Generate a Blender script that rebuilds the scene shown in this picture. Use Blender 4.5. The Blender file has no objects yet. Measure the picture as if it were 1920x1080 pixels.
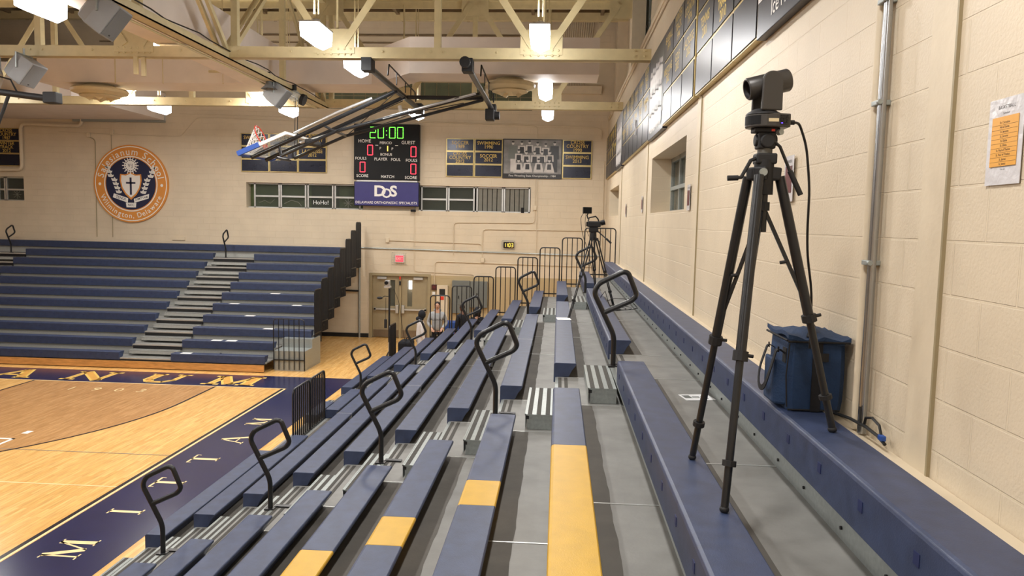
import bpy, math, random
from mathutils import Vector, Matrix
random.seed(7)
S = bpy.context.scene
COL = S.collection
PI = math.pi
# ------------------------------------------------------------------ camera
cam_d = bpy.data.cameras.new('camera'); cam = bpy.data.objects.new('camera', cam_d); COL.objects.link(cam)
AX = Vector((0.99779773, 0.06294576, 0.02091696)); AY = Vector((0.02633717, -0.08655042, -0.99589928)); AF = Vector((-0.06087727, 0.99425694, -0.08801763))
cam.matrix_world = Matrix(((AX[0], -AY[0], -AF[0], 0), (AX[1], -AY[1], -AF[1], 0), (AX[2], -AY[2], -AF[2], 4.11), (0, 0, 0, 1)))
cam_d.sensor_width = 36; cam_d.lens = 1390 / 1920 * 36; cam_d.clip_start = 0.05; cam_d.clip_end = 200
S.camera = cam
# ------------------------------------------------------------------ world / exposure
w = bpy.data.worlds.new('world'); S.world = w; w.use_nodes = True
w.node_tree.nodes['Background'].inputs[0].default_value = (1, .93, .82, 1)
w.node_tree.nodes['Background'].inputs[1].default_value = .3
S.view_settings.view_transform = 'Standard'; S.view_settings.look = 'None'; S.view_settings.gamma = 1
S.view_settings.use_curve_mapping = False
S.view_settings.exposure = 0.0
LAMP_W = 100
# lamp positions (hanging high bay lamps): four rows over the court and the stands, continued out of view by unseen lamps added for light
LAMPS = [(-.40, 12.8), (-.40, 17.9), (-.40, 21.5), (-4.2, 12.7), (-4.2, 15.2), (-4.2, 21.6), (-7.85, 11.0), (-8.05, 14.25, .25), (-7.9, 21.4), (-11.6, 21.1), (-7.9, 19.3, .32), (-11.6, 19.3, .32),
         (-.40, 7.2), (-.40, 2.0), (-4.2, 7.2), (-4.2, 2.0), (-7.9, 5.0), (-11.6, 11.0), (-11.6, 5.0), (-15.4, 12.5), (-15.4, 18.5), (-15.4, 6.0), (-.4, -3.2), (-7.9, -2)]
LAMPS = [(l + (0,))[:3] for l in LAMPS]
for lx, ly, lz in LAMPS:
    ld = bpy.data.lights.new('lamp_light', 'AREA'); ld.shape = 'RECTANGLE'; ld.size = .3; ld.size_y = .7; ld.energy = LAMP_W; ld.color = (1, .965, .92)
    lo = bpy.data.objects.new('lamp_light', ld); COL.objects.link(lo); lo.location = (lx, ly, 7.0 + lz)
    lu = ld.copy(); lu.energy = LAMP_W * .2; lo = bpy.data.objects.new('lamp_uplight', lu); COL.objects.link(lo); lo.location = (lx, ly, 7.56 + lz); lo.rotation_euler = (PI, 0, 0)

# ------------------------------------------------------------------ colour helper and materials
def lin(c):
    c = c / 255
    return c / 12.92 if c <= .04045 else ((c + .055) / 1.055) ** 2.4
def rgb(r, g, b): return (lin(r), lin(g), lin(b), 1)
def shade(c, k): return (c[0] * k, c[1] * k, c[2] * k, 1)
def mat(name, c, rough=.5, metal=0, var=.12, scale=6., bump=0., bscale=60., emit=0., spec=None, stretch=None, coat=0):
    m = bpy.data.materials.new(name); m.use_nodes = True; nt = m.node_tree; b = nt.nodes['Principled BSDF']
    b.inputs['Roughness'].default_value = rough; b.inputs['Metallic'].default_value = metal
    if spec is not None: b.inputs['Specular IOR Level'].default_value = spec
    if coat: b.inputs['Coat Weight'].default_value = coat; b.inputs['Coat Roughness'].default_value = .15
    tc = nt.nodes.new('ShaderNodeTexCoord'); mp = nt.nodes.new('ShaderNodeMapping'); nt.links.new(tc.outputs['Object'], mp.inputs[0])
    if stretch: mp.inputs['Scale'].default_value = stretch
    n = nt.nodes.new('ShaderNodeTexNoise'); n.inputs['Scale'].default_value = scale; n.inputs['Detail'].default_value = 5; nt.links.new(mp.outputs[0], n.inputs[0])
    r = nt.nodes.new('ShaderNodeMapRange'); r.inputs[1].default_value = .3; r.inputs[2].default_value = .7
    nt.links.new(n.outputs[0], r.inputs[0])
    mx = nt.nodes.new('ShaderNodeMix'); mx.data_type = 'RGBA'; nt.links.new(r.outputs[0], mx.inputs[0])
    mx.inputs[6].default_value = shade(c, 1 - var); mx.inputs[7].default_value = shade(c, 1 + var)
    nt.links.new(mx.outputs[2], b.inputs['Base Color'])
    if emit: nt.links.new(mx.outputs[2], b.inputs['Emission Color']); b.inputs['Emission Strength'].default_value = emit
    if bump:
        n2 = nt.nodes.new('ShaderNodeTexNoise'); n2.inputs['Scale'].default_value = bscale; n2.inputs['Detail'].default_value = 3; nt.links.new(tc.outputs['Object'], n2.inputs[0])
        bp = nt.nodes.new('ShaderNodeBump'); bp.inputs['Strength'].default_value = bump; bp.inputs['Distance'].default_value = .01
        nt.links.new(n2.outputs[0], bp.inputs['Height']); nt.links.new(bp.outputs[0], b.inputs['Normal'])
    return m
def block_mat(name, c, axis, split=None, c2=None):
    # painted concrete block: axis = horizontal world axis of the wall face; split = (z, x) below/right of which the dado paint c2 is used
    m = bpy.data.materials.new(name); m.use_nodes = True; nt = m.node_tree; b = nt.nodes['Principled BSDF']; L = nt.links.new
    b.inputs['Roughness'].default_value = .42; b.inputs['Specular IOR Level'].default_value = .35
    g = nt.nodes.new('ShaderNodeNewGeometry'); sp = nt.nodes.new('ShaderNodeSeparateXYZ'); L(g.outputs['Position'], sp.inputs[0])
    cb = nt.nodes.new('ShaderNodeCombineXYZ'); L(sp.outputs[axis], cb.inputs[0]); L(sp.outputs[2], cb.inputs[1])
    ad = nt.nodes.new('ShaderNodeVectorMath'); ad.inputs[1].default_value = (.17, .043, 0); L(cb.outputs[0], ad.inputs[0])
    br = nt.nodes.new('ShaderNodeTexBrick'); L(ad.outputs[0], br.inputs['Vector'])
    br.inputs['Scale'].default_value = 1; br.inputs['Brick Width'].default_value = .43; br.inputs['Row Height'].default_value = .2165
    br.inputs['Mortar Size'].default_value = .006; br.inputs['Mortar Smooth'].default_value = .3
    n = nt.nodes.new('ShaderNodeTexNoise'); n.inputs['Scale'].default_value = 1.7; n.inputs['Detail'].default_value = 6; L(g.outputs['Position'], n.inputs[0])
    mx = nt.nodes.new('ShaderNodeMix'); mx.data_type = 'RGBA'; L(n.outputs[0], mx.inputs[0]); mx.inputs[6].default_value = shade(c, .86); mx.inputs[7].default_value = shade(c, 1.1)
    out = mx.outputs[2]
    if split:
        a = nt.nodes.new('ShaderNodeMath'); a.operation = 'LESS_THAN'; L(sp.outputs[2], a.inputs[0]); a.inputs[1].default_value = split[0]
        a2 = nt.nodes.new('ShaderNodeMath'); a2.operation = 'GREATER_THAN'; L(sp.outputs[0], a2.inputs[0]); a2.inputs[1].default_value = split[1]
        a3 = nt.nodes.new('ShaderNodeMath'); a3.operation = 'MULTIPLY'; L(a.outputs[0], a3.inputs[0]); L(a2.outputs[0], a3.inputs[1])
        m3 = nt.nodes.new('ShaderNodeMix'); m3.data_type = 'RGBA'; L(a3.outputs[0], m3.inputs[0]); L(out, m3.inputs[6]); m3.inputs[7].default_value = c2; out = m3.outputs[2]
    m2 = nt.nodes.new('ShaderNodeMix'); m2.data_type = 'RGBA'; L(br.outputs['Fac'], m2.inputs[0]); L(out, m2.inputs[6])
    mc = nt.nodes.new('ShaderNodeMix'); mc.data_type = 'RGBA'; mc.blend_type = 'MULTIPLY'; mc.inputs[0].default_value = 1; L(out, mc.inputs[6]); mc.inputs[7].default_value = (1.04, 1.04, 1.03, 1)
    L(mc.outputs[2], m2.inputs[7]); L(m2.outputs[2], b.inputs['Base Color'])
    n2 = nt.nodes.new('ShaderNodeTexNoise'); n2.inputs['Scale'].default_value = 75; n2.inputs['Detail'].default_value = 3; L(g.outputs['Position'], n2.inputs[0])
    rm = nt.nodes.new('ShaderNodeMapRange'); rm.inputs[1].default_value = .35; rm.inputs[2].default_value = .62; L(n2.outputs[0], rm.inputs[0])
    b1 = nt.nodes.new('ShaderNodeBump'); b1.inputs['Strength'].default_value = .3; b1.inputs['Distance'].default_value = .0022; L(rm.outputs[0], b1.inputs['Height'])
    b2 = nt.nodes.new('ShaderNodeBump'); b2.invert = True; b2.inputs['Strength'].default_value = .7; b2.inputs['Distance'].default_value = .006; L(br.outputs['Fac'], b2.inputs['Height']); L(b1.outputs[0], b2.inputs['Normal'])
    L(b2.outputs[0], b.inputs['Normal'])
    return m
def wood_floor(name, c1, c2, c3):
    m = bpy.data.materials.new(name); m.use_nodes = True; nt = m.node_tree; b = nt.nodes['Principled BSDF']; L = nt.links.new
    b.inputs['Roughness'].default_value = .22; b.inputs['Specular IOR Level'].default_value = .5
    g = nt.nodes.new('ShaderNodeNewGeometry'); sp = nt.nodes.new('ShaderNodeSeparateXYZ'); L(g.outputs['Position'], sp.inputs[0])
    cb = nt.nodes.new('ShaderNodeCombineXYZ'); L(sp.outputs[1], cb.inputs[0]); L(sp.outputs[0], cb.inputs[1])
    br = nt.nodes.new('ShaderNodeTexBrick'); L(cb.outputs[0], br.inputs['Vector']); br.inputs['Scale'].default_value = 1; br.inputs['Brick Width'].default_value = .8; br.inputs['Row Height'].default_value = .057
    br.inputs['Mortar Size'].default_value = .0012; br.offset = .37; br.inputs['Color1'].default_value = c1; br.inputs['Color2'].default_value = c2; br.inputs['Mortar'].default_value = c3
    mp = nt.nodes.new('ShaderNodeMapping'); mp.inputs['Scale'].default_value = (9, .9, 1); L(g.outputs['Position'], mp.inputs[0])
    n = nt.nodes.new('ShaderNodeTexNoise'); n.inputs['Scale'].default_value = 3; n.inputs['Detail'].default_value = 6; L(mp.outputs[0], n.inputs[0])
    mx = nt.nodes.new('ShaderNodeMix'); mx.data_type = 'RGBA'; mx.blend_type = 'MULTIPLY'; mx.inputs[0].default_value = .75; L(br.outputs['Color'], mx.inputs[6])
    cr = nt.nodes.new('ShaderNodeMapRange'); cr.inputs[1].default_value = .25; cr.inputs[2].default_value = .75; cr.inputs[3].default_value = .68; cr.inputs[4].default_value = 1.2; L(n.outputs[0], cr.inputs[0])
    L(cr.outputs[0], mx.inputs[7]); L(mx.outputs[2], b.inputs['Base Color'])
    return m
def glass_mat(name, c=(1, 1, 1, 1), alpha=.25, rough=.05):
    m = bpy.data.materials.new(name); m.use_nodes = True; b = m.node_tree.nodes['Principled BSDF']
    b.inputs['Base Color'].default_value = c; b.inputs['Roughness'].default_value = rough; b.inputs['Alpha'].default_value = alpha; b.inputs['Specular IOR Level'].default_value = .8
    return m
M = {}
CREAM = rgb(218, 203, 178)
M['wall_r'] = block_mat('painted_block_right', CREAM, 1)
M['wall_f'] = block_mat('painted_block_far', CREAM, 0, (2.23, -4.37), rgb(186, 166, 128))
M['paint'] = mat('cream_paint', rgb(216, 201, 175), .5, var=.04, bump=.15, bscale=30)
M['steel_cream'] = mat('cream_steel', rgb(212, 196, 152), .42, .1, .06)
M['roof'] = mat('roof_deck', rgb(126, 108, 82), .8, var=.15, scale=3)
M['duct'] = mat('duct_white', rgb(232, 220, 210), .55, var=.05, scale=2)
M['navy'] = mat('navy_plastic', rgb(50, 62, 92), .46, spec=.6, var=.2, scale=9, bump=.12, bscale=180)
M['navy2'] = mat('navy_slot', rgb(34, 44, 88), .5)
M['yellow'] = mat('yellow_plastic', rgb(202, 158, 38), .42, var=.06, scale=9, bump=.12, bscale=180)
M['deck'] = mat('deck_grey', rgb(130, 129, 125), .55, var=.16, scale=4, bump=.1, bscale=50)
M['galv'] = mat('galvanised_steel', rgb(160, 166, 164), .4, .5, .1, 40)
M['step'] = mat('pale_step_steel', rgb(172, 174, 170), .5, .1, .08, 40)
M['steel'] = mat('polished_steel', rgb(170, 172, 174), .25, .9, .04)
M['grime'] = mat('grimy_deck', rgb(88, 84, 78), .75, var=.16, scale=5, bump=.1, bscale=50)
M['tread'] = mat('anti_slip_strip', rgb(72, 70, 66), .9, var=.2, scale=80)
M['alu'] = mat('aluminium', rgb(205, 206, 204), .35, .6, .05)
M['black'] = mat('black_powder_coat', rgb(30, 31, 33), .32, var=.1)
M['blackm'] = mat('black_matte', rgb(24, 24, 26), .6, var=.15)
M['char'] = mat('charcoal_metal', rgb(70, 68, 66), .38, .4, .06)
M['maple'] = wood_floor('maple_floor', rgb(244, 196, 124), rgb(228, 176, 102), rgb(190, 140, 80))
M['stain'] = wood_floor('stained_floor', rgb(206, 158, 104), rgb(190, 142, 90), rgb(150, 104, 60))
M['band'] = mat('navy_floor_paint', rgb(34, 38, 76), .2, var=.12, scale=3)
M['linek'] = mat('black_floor_line', rgb(28, 24, 34), .25)
M['linec'] = mat('cream_floor_line', rgb(250, 222, 165), .3)
M['gold'] = mat('gold_floor_letter', rgb(244, 206, 110), .3, var=.05)
M['tan'] = mat('tan_letter_core', rgb(226, 170, 84), .3, var=.08)
M['kick'] = mat('oak_kickboard', rgb(200, 146, 84), .35, var=.2, scale=5, stretch=(1, 6, 6))
M['board'] = mat('navy_plaque', rgb(22, 26, 48), .25, .2, .1)
M['boardm'] = mat('brushed_navy_plaque', rgb(34, 36, 50), .33, .55, .1, 3, stretch=(1, 1, 60))
M['brass'] = mat('brass_frame', rgb(190, 170, 116), .35, .6, .08)
M['goldt'] = mat('gold_lettering', rgb(214, 184, 96), .5, .2, .05)
M['white'] = mat('white_paint', rgb(236, 234, 228), .5, var=.03)
M['whitet'] = mat('white_lettering', rgb(240, 238, 232), .6, var=.02)
M['beige'] = mat('door_beige', rgb(156, 142, 112), .45, var=.05)
M['beige2'] = mat('frame_beige', rgb(158, 144, 112), .45, var=.05)
M['kplate'] = mat('kick_plate', rgb(128, 112, 92), .4, .4, .05)
M['panelg'] = mat('electrical_panel_grey', rgb(112, 116, 112), .5, .1, .05)
M['orange'] = mat('crest_orange', rgb(220, 146, 66), .5, var=.03)
M['crestn'] = mat('crest_navy', rgb(28, 34, 66), .5, var=.05)
M['sign'] = mat('sign_blue', rgb(54, 52, 116), .45, var=.04)
M['sbk'] = mat('scoreboard_black', rgb(17, 18, 21), .5, var=.1, spec=.25)
M['ledr'] = mat('red_led', rgb(255, 60, 80), .5, emit=2.2, var=.2, scale=60)
M['ledg'] = mat('green_led', rgb(120, 255, 80), .5, emit=1.8, var=.2, scale=60)
M['leda'] = mat('amber_led', rgb(255, 210, 90), .5, emit=2.0, var=.1)
M['exit'] = mat('exit_red', rgb(255, 70, 90), .5, emit=1.0, var=.05)
M['lamp'] = mat('lamp_prism', (.97, .98, 1, 1), .2, emit=17, var=.02)
M['lampd'] = mat('lamp_daylight', (1, .98, .93, 1), .2, emit=4, var=.02)
M['glass'] = glass_mat('window_glass', (.1, .12, .1, 1), .3)
M['bglass'] = glass_mat('backboard_glass', (.75, .85, .85, 1), .3)
M['green'] = mat('green_room_panel', rgb(86, 100, 62), .6, var=.2)
M['darkroom'] = mat('dark_room', rgb(28, 28, 26), .7, var=.4, scale=3)
M['blind'] = mat('grey_blind', rgb(124, 122, 112), .7, var=.08)
M['gblock'] = mat('green_glass_block', rgb(96, 104, 84), .3, var=.2, scale=2)
M['speaker'] = mat('speaker_grey', rgb(150, 152, 154), .5, var=.05, bump=.1, bscale=300)
M['speakerf'] = mat('speaker_grille', rgb(120, 122, 124), .6, .2, .12, 200)
M['diff'] = mat('diffuser_cream', rgb(212, 196, 158), .5, var=.06)
M['silver'] = mat('silver_tube', rgb(200, 202, 204), .3, .8, .05)
M['red'] = mat('rim_red', rgb(220, 60, 40), .4)
M['net'] = mat('net_white', rgb(238, 234, 230), .8)
M['padb'] = mat('pad_blue', rgb(44, 84, 170), .5)
M['bag'] = mat('bag_nylon', rgb(24, 52, 88), .75, var=.15, scale=14, bump=.3, bscale=90)
M['web'] = mat('black_webbing', rgb(20, 20, 24), .8)
M['paper'] = mat('paper_white', rgb(232, 232, 232), .6, var=.03)
M['laminate'] = mat('laminated_paper', rgb(214, 212, 214), .22, var=.04, bump=.5, bscale=22)
M['paperor'] = mat('orange_paper', rgb(232, 168, 70), .35, var=.05)
M['maroon'] = mat('maroon_print', rgb(96, 32, 36), .4)
M['ink'] = mat('dark_ink', rgb(40, 36, 34), .6)
M['pg'] = mat('photo_grey', rgb(128, 126, 124), .4, var=.4, scale=3)
M['pw'] = mat('photo_light', rgb(205, 200, 196), .4, var=.1)
M['pk'] = mat('photo_dark', rgb(34, 32, 34), .4)
M['skin'] = mat('skin', rgb(206, 158, 132), .55, var=.05)
M['skin2'] = mat('skin_dark', rgb(110, 74, 56), .55, var=.05)
M['hair'] = mat('dark_hair', rgb(44, 32, 26), .7)
M['hood'] = mat('grey_hoodie', rgb(168, 170, 172), .85, var=.08, scale=20)
M['tee'] = mat('white_shirt', rgb(236, 230, 226), .85, var=.05)
M['dark'] = mat('dark_clothes', rgb(24, 26, 34), .85, var=.15)
M['bin'] = mat('blue_bin', rgb(34, 74, 150), .5)
M['fire'] = mat('fire_alarm_maroon', rgb(70, 28, 26), .5)
M['cord'] = mat('black_cable', rgb(16, 16, 18), .5)
M['rub'] = mat('grey_rubber', rgb(96, 94, 88), .7)
M['purpleled'] = mat('violet_led', rgb(110, 80, 255), .5, emit=2)

# ------------------------------------------------------------------ object helpers
def wloc(o):
    v = Vector((0, 0, 0))
    while o: v += o.location; o = o.parent
    return v
def tag(o, label=None, cat=None, group=None, kind=None):
    if label: o['label'] = label
    if cat: o['category'] = cat
    if group: o['group'] = group
    if kind: o['kind'] = kind
    return o
def thing(name, label, cat, loc, group=None, kind=None):
    o = bpy.data.objects.new(name, None); COL.objects.link(o); o.location = loc; o.empty_display_size = .1
    return tag(o, label, cat, group, kind)
def struct(name, loc=(0, 0, 0), label=None):
    o = bpy.data.objects.new(name, None); COL.objects.link(o); o.location = loc; o['kind'] = 'structure'
    if label: o['label'] = label
    return o
class MB:
    def __init__(s): s.v = []; s.f = []
    def add(s, vs, fs):
        n = len(s.v); s.v += [Vector(v) for v in vs]; s.f += [tuple(n + i for i in f) for f in fs]; return s
    def box(s, x0, x1, y0, y1, z0, z1):
        vs = [(x, y, z) for z in (z0, z1) for y in (y0, y1) for x in (x0, x1)]
        return s.add(vs, [(0, 2, 3, 1), (4, 5, 7, 6), (0, 1, 5, 4), (2, 6, 7, 3), (0, 4, 6, 2), (1, 3, 7, 5)])
    def obox(s, c, ax, ay, az, hx, hy, hz):
        c = Vector(c); ax, ay, az = Vector(ax).normalized(), Vector(ay).normalized(), Vector(az).normalized()
        vs = [c + ax * (i * hx) + ay * (j * hy) + az * (k * hz) for k in (-1, 1) for j in (-1, 1) for i in (-1, 1)]
        return s.add(vs, [(0, 2, 3, 1), (4, 5, 7, 6), (0, 1, 5, 4), (2, 6, 7, 3), (0, 4, 6, 2), (1, 3, 7, 5)])
    def bar(s, p0, p1, w, h, up=(0, 0, 1)):
        p0, p1 = Vector(p0), Vector(p1); d = (p1 - p0); L = d.length; d.normalize(); u = Vector(up)
        if abs(d.dot(u)) > .98: u = Vector((0, 1, 0))
        sx = d.cross(u).normalized(); uz = sx.cross(d)
        return s.obox((p0 + p1) / 2, sx, d, uz, w / 2, L / 2, h / 2)
    def cyl(s, p0, p1, r, r2=None, n=14, cap=True):
        p0, p1 = Vector(p0), Vector(p1); r2 = r if r2 is None else r2; d = (p1 - p0).normalized()
        a = d.cross(Vector((0, 0, 1)) if abs(d.z) < .9 else Vector((1, 0, 0))).normalized(); b = d.cross(a)
        vs = []
        for p, q in ((p0, r), (p1, r2)):
            for i in range(n): t = 2 * PI * i / n; vs.append(p + a * (math.cos(t) * q) + b * (math.sin(t) * q))
        fs = [(i, (i + 1) % n, n + (i + 1) % n, n + i) for i in range(n)]
        if cap: fs += [tuple(range(n))[::-1], tuple(range(n, 2 * n))]
        return s.add(vs, fs)
    def tube(s, pts, r, n=8, closed=False, rs=None):
        P = [Vector(p) for p in pts]; m = len(P); rings = []; prev = None
        for i, p in enumerate(P):
            if closed: d = (P[(i + 1) % m] - P[i - 1])
            else: d = P[min(i + 1, m - 1)] - P[max(i - 1, 0)]
            d.normalize()
            if prev is None: a = d.cross(Vector((0, 0, 1)) if abs(d.z) < .9 else Vector((0, 1, 0))).normalized()
            else: a = (prev - d * prev.dot(d)).normalized()
            prev = a; b = d.cross(a); rr = rs[i] if rs else r
            rings.append([p + a * (math.cos(2 * PI * k / n) * rr) + b * (math.sin(2 * PI * k / n) * rr) for k in range(n)])
        vs = [v for R in rings for v in R]; fs = []
        for i in range(m if closed else m - 1):
            j = (i + 1) % m
            for k in range(n): fs.append((i * n + k, i * n + (k + 1) % n, j * n + (k + 1) % n, j * n + k))
        if not closed: fs += [tuple(range(n))[::-1], tuple((m - 1) * n + k for k in range(n))]
        return s.add(vs, fs)
    def prism(s, prof, axis, c0, c1, o=(0, 0), flip=1):
        # prof: (a, z) points; axis 'y' -> a is x ; axis 'x' -> a is y
        n = len(prof); vs = []
        for c in (c0, c1):
            for a, z in prof:
                a = o[0] + a * flip; z = o[1] + z
                vs.append((a, c, z) if axis == 'y' else (c, a, z))
        fs = [(i, (i + 1) % n, n + (i + 1) % n, n + i) for i in range(n)] + [tuple(range(n))[::-1], tuple(range(n, 2 * n))]
        return s.add(vs, fs)
    def lathe(s, prof, c=(0, 0, 0), n=24, ax=(0, 0, 1), cap=True):
        c = Vector(c); d = Vector(ax).normalized(); a = d.cross(Vector((0, 0, 1)) if abs(d.z) < .9 else Vector((1, 0, 0))).normalized(); b = d.cross(a); m = len(prof)
        vs = [c + d * h + a * (math.cos(2 * PI * k / n) * r) + b * (math.sin(2 * PI * k / n) * r) for r, h in prof for k in range(n)]
        fs = [(i * n + k, i * n + (k + 1) % n, (i + 1) * n + (k + 1) % n, (i + 1) * n + k) for i in range(m - 1) for k in range(n)]
        if cap: fs += [tuple(range(n))[::-1], tuple((m - 1) * n + k for k in range(n))]
        return s.add(vs, fs)
    def ball(s, c, rx, ry=None, rz=None, n=14):
        ry = rx if ry is None else ry; rz = rx if rz is None else rz; c = Vector(c); vs = []; m = n // 2
        for i in range(m + 1):
            ph = PI * i / m
            for k in range(n): t = 2 * PI * k / n; vs.append(c + Vector((rx * math.sin(ph) * math.cos(t), ry * math.sin(ph) * math.sin(t), rz * math.cos(ph))))
        return s.add(vs, [(i * n + k, i * n + (k + 1) % n, (i + 1) * n + (k + 1) % n, (i + 1) * n + k) for i in range(m) for k in range(n)])
    def poly(s, pts3): return s.add(pts3, [tuple(range(len(pts3)))])
    def build(s, name, m, parent=None, smooth=False, bevel=0, label=None, kind=None):
        base = wloc(parent) if parent else None
        if base is None:
            xs = [v.x for v in s.v]; ys = [v.y for v in s.v]; base = Vector(((min(xs) + max(xs)) / 2, (min(ys) + max(ys)) / 2, min(v.z for v in s.v)))
        me = bpy.data.meshes.new(name); me.from_pydata([v - base for v in s.v], [], s.f); me.materials.append(M[m] if isinstance(m, str) else m)
        me.validate(); me.update()
        import bmesh
        b = bmesh.new(); b.from_mesh(me)
        if len(b.verts) > 4: bmesh.ops.recalc_face_normals(b, faces=b.faces)
        b.to_mesh(me); b.free()
        if smooth:
            for p in me.polygons: p.use_smooth = True
        o = bpy.data.objects.new(name, me); COL.objects.link(o)
        if parent: o.parent = parent
        else: o.location = base
        if smooth:
            md = o.modifiers.new('edges', 'EDGE_SPLIT'); md.split_angle = math.radians(40)
        if bevel:
            md = o.modifiers.new('bevel', 'BEVEL'); md.width = bevel; md.segments = 2; md.limit_method = 'ANGLE'; md.angle_limit = math.radians(40)
        if label: o['label'] = label
        if kind: o['kind'] = kind
        return o
def clone(root, loc, label=None, group=None):
    r = root.copy(); COL.objects.link(r); r.location = loc
    if label: r['label'] = label
    if group: r['group'] = group
    for ch in list(root.children):
        c = ch.copy(); COL.objects.link(c); c.parent = r
        for g in ch.children:
            d = g.copy(); COL.objects.link(d); d.parent = c
    return r
def arc(c, r, a0, a1, n, f):
    return [f(c[0] + r * math.cos(math.radians(a0 + (a1 - a0) * i / n)), c[1] + r * math.sin(math.radians(a0 + (a1 - a0) * i / n))) for i in range(n + 1)]
def rounded(pts, r, n=5):
    # round the interior corners of a 3d path
    P = [Vector(p) for p in pts]; out = [P[0]]
    for i in range(1, len(P) - 1):
        a, b, c = P[i - 1], P[i], P[i + 1]; u = (a - b); v = (c - b); rr = min(r, u.length * .49, v.length * .49); p = b + u.normalized() * rr; q = b + v.normalized() * rr
        for k in range(n + 1): t = k / n; out.append(p * (1 - t) ** 2 + b * 2 * t * (1 - t) + q * t * t)
    out.append(P[-1]); return out
_tc = {}
def text2d(s, size=1., bold=0.):
    k = (s, bold)
    if k not in _tc:
        cu = bpy.data.curves.new('t', 'FONT'); cu.body = s; cu.size = 1; cu.align_x = 'CENTER'; cu.align_y = 'CENTER'; cu.offset = bold; cu.resolution_u = 3
        o = bpy.data.objects.new('t', cu); COL.objects.link(o); dg = bpy.context.evaluated_depsgraph_get(); me = bpy.data.meshes.new_from_object(o.evaluated_get(dg))
        _tc[k] = ([(v.co.x, v.co.y) for v in me.vertices], [tuple(p.vertices) for p in me.polygons])
        bpy.data.objects.remove(o); bpy.data.curves.remove(cu); bpy.data.meshes.remove(me)
    v, f = _tc[k]; return [(x * size, y * size) for x, y in v], f
def tfar(mb, s, x, z, y, size, bold=.01, sx=1., rot=0.):       # writing on a face that looks towards -y
    v, f = text2d(s, size, bold); c, n = math.cos(rot), math.sin(rot)
    mb.add([(x + (a * sx * c - b * n), y, z + (a * sx * n + b * c)) for a, b in v], f)
def tside(mb, s, y, z, x, size, bold=.01, sx=1.):             # writing on a face that looks towards -x
    v, f = text2d(s, size, bold); mb.add([(x, y - a * sx, z + b) for a, b in v], f)
# ================================================================== the room
YF, XW = 25.35, 1.57
def wall_cells(a0, a1, z0, z1, holes, f):
    A = sorted({a0, a1, *[h[0] for h in holes], *[h[1] for h in holes]}); Z = sorted({z0, z1, *[h[2] for h in holes], *[h[3] for h in holes]})
    for i in range(len(A) - 1):
        for j in range(len(Z) - 1):
            ca, cz = (A[i] + A[i + 1]) / 2, (Z[j] + Z[j + 1]) / 2
            if any(h[0] < ca < h[1] and h[2] < cz < h[3] for h in holes): continue
            f(A[i], A[i + 1], Z[j], Z[j + 1])
floor = MB().box(-27, 2.3, -6, 26.2, -.2, 0).build('floor', 'maple'); tag(floor, 'glossy maple plank gym floor of the basketball court', kind='structure')
mb = MB(); wall_cells(-6, YF, 0, 7.65, [(9.54, 13.0, 4.32, 5.25), (20.0, 23.6, 4.36, 5.17)], lambda a, b, c, d: mb.box(XW, 2.05, a, b, c, d))
tag(mb.build('wall_right', 'wall_r'), kind='structure')
mb = MB(); uph = [(0.6 + i * 5.87, 5.0 + i * 5.87, 8.1, 10.4) for i in range(4)]
wall_cells(-6, YF, 7.65, 11, uph, lambda a, b, c, d: mb.box(2.05, 2.25, a, b, c, d)); tag(mb.build('wall_right_upper', 'wall_r'), kind='structure')
mb = MB(); wall_cells(-27, 2.3, 0, 11, [(-10.88, -.98, 4.43, 5.31), (-20.6, -18.96, 4.5, 5.36), (-9.2, -1.0, 7.86, 8.8), (-6.46, -4.42, 0, 2.2)], lambda a, b, c, d: mb.box(a, b, YF, YF + .45, c, d))
tag(mb.build('wall_far', 'wall_f'), kind='structure')
tag(MB().box(-27.2, -27, -6, 26, 0, 11).build('wall_left', 'wall_f'), kind='structure')
tag(MB().box(-27, 2.3, -6.2, -6, 0, 11).build('wall_back', 'wall_f'), kind='structure')
tag(MB().box(-27.2, 2.5, -6.2, 26.2, 11, 11.2).build('ceiling', 'roof'), kind='structure')
for i in range(13):
    x = 1.2 - i * 2.2
    tag(MB().box(x - .05, x + .05, -6, YF, 10.76, 11).build('trim_%d' % (40 + i), 'roof'), kind='structure')
for i, y in enumerate((16.7, 22.3, 24.6)):
    tag(MB().box(-27, 2.05, y - .09, y + .09, 10.6, 10.85).build('trim_%d' % (60 + i), 'steel_cream'), kind='structure')
for i in range(4):
    mb = MB(); y0 = .6 + i * 5.87
    mb.box(2.17, 2.2, y0, y0 + 4.4, 8.1, 10.4); o = struct('window_%d' % (10 + i), (2.18, y0 + 2.2, 8.1)); mb.build('pane', 'gblock', o)
    f = MB()
    for k in range(8): f.box(2.13, 2.17, y0 + k * 4.4 / 7 - .02, y0 + k * 4.4 / 7 + .02, 8.1, 10.4)
    for z in (8.12, 9.25, 10.38): f.box(2.13, 2.17, y0, y0 + 4.4, z - .02, z + .02)
    f.build('frame', 'galv', o)
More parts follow.
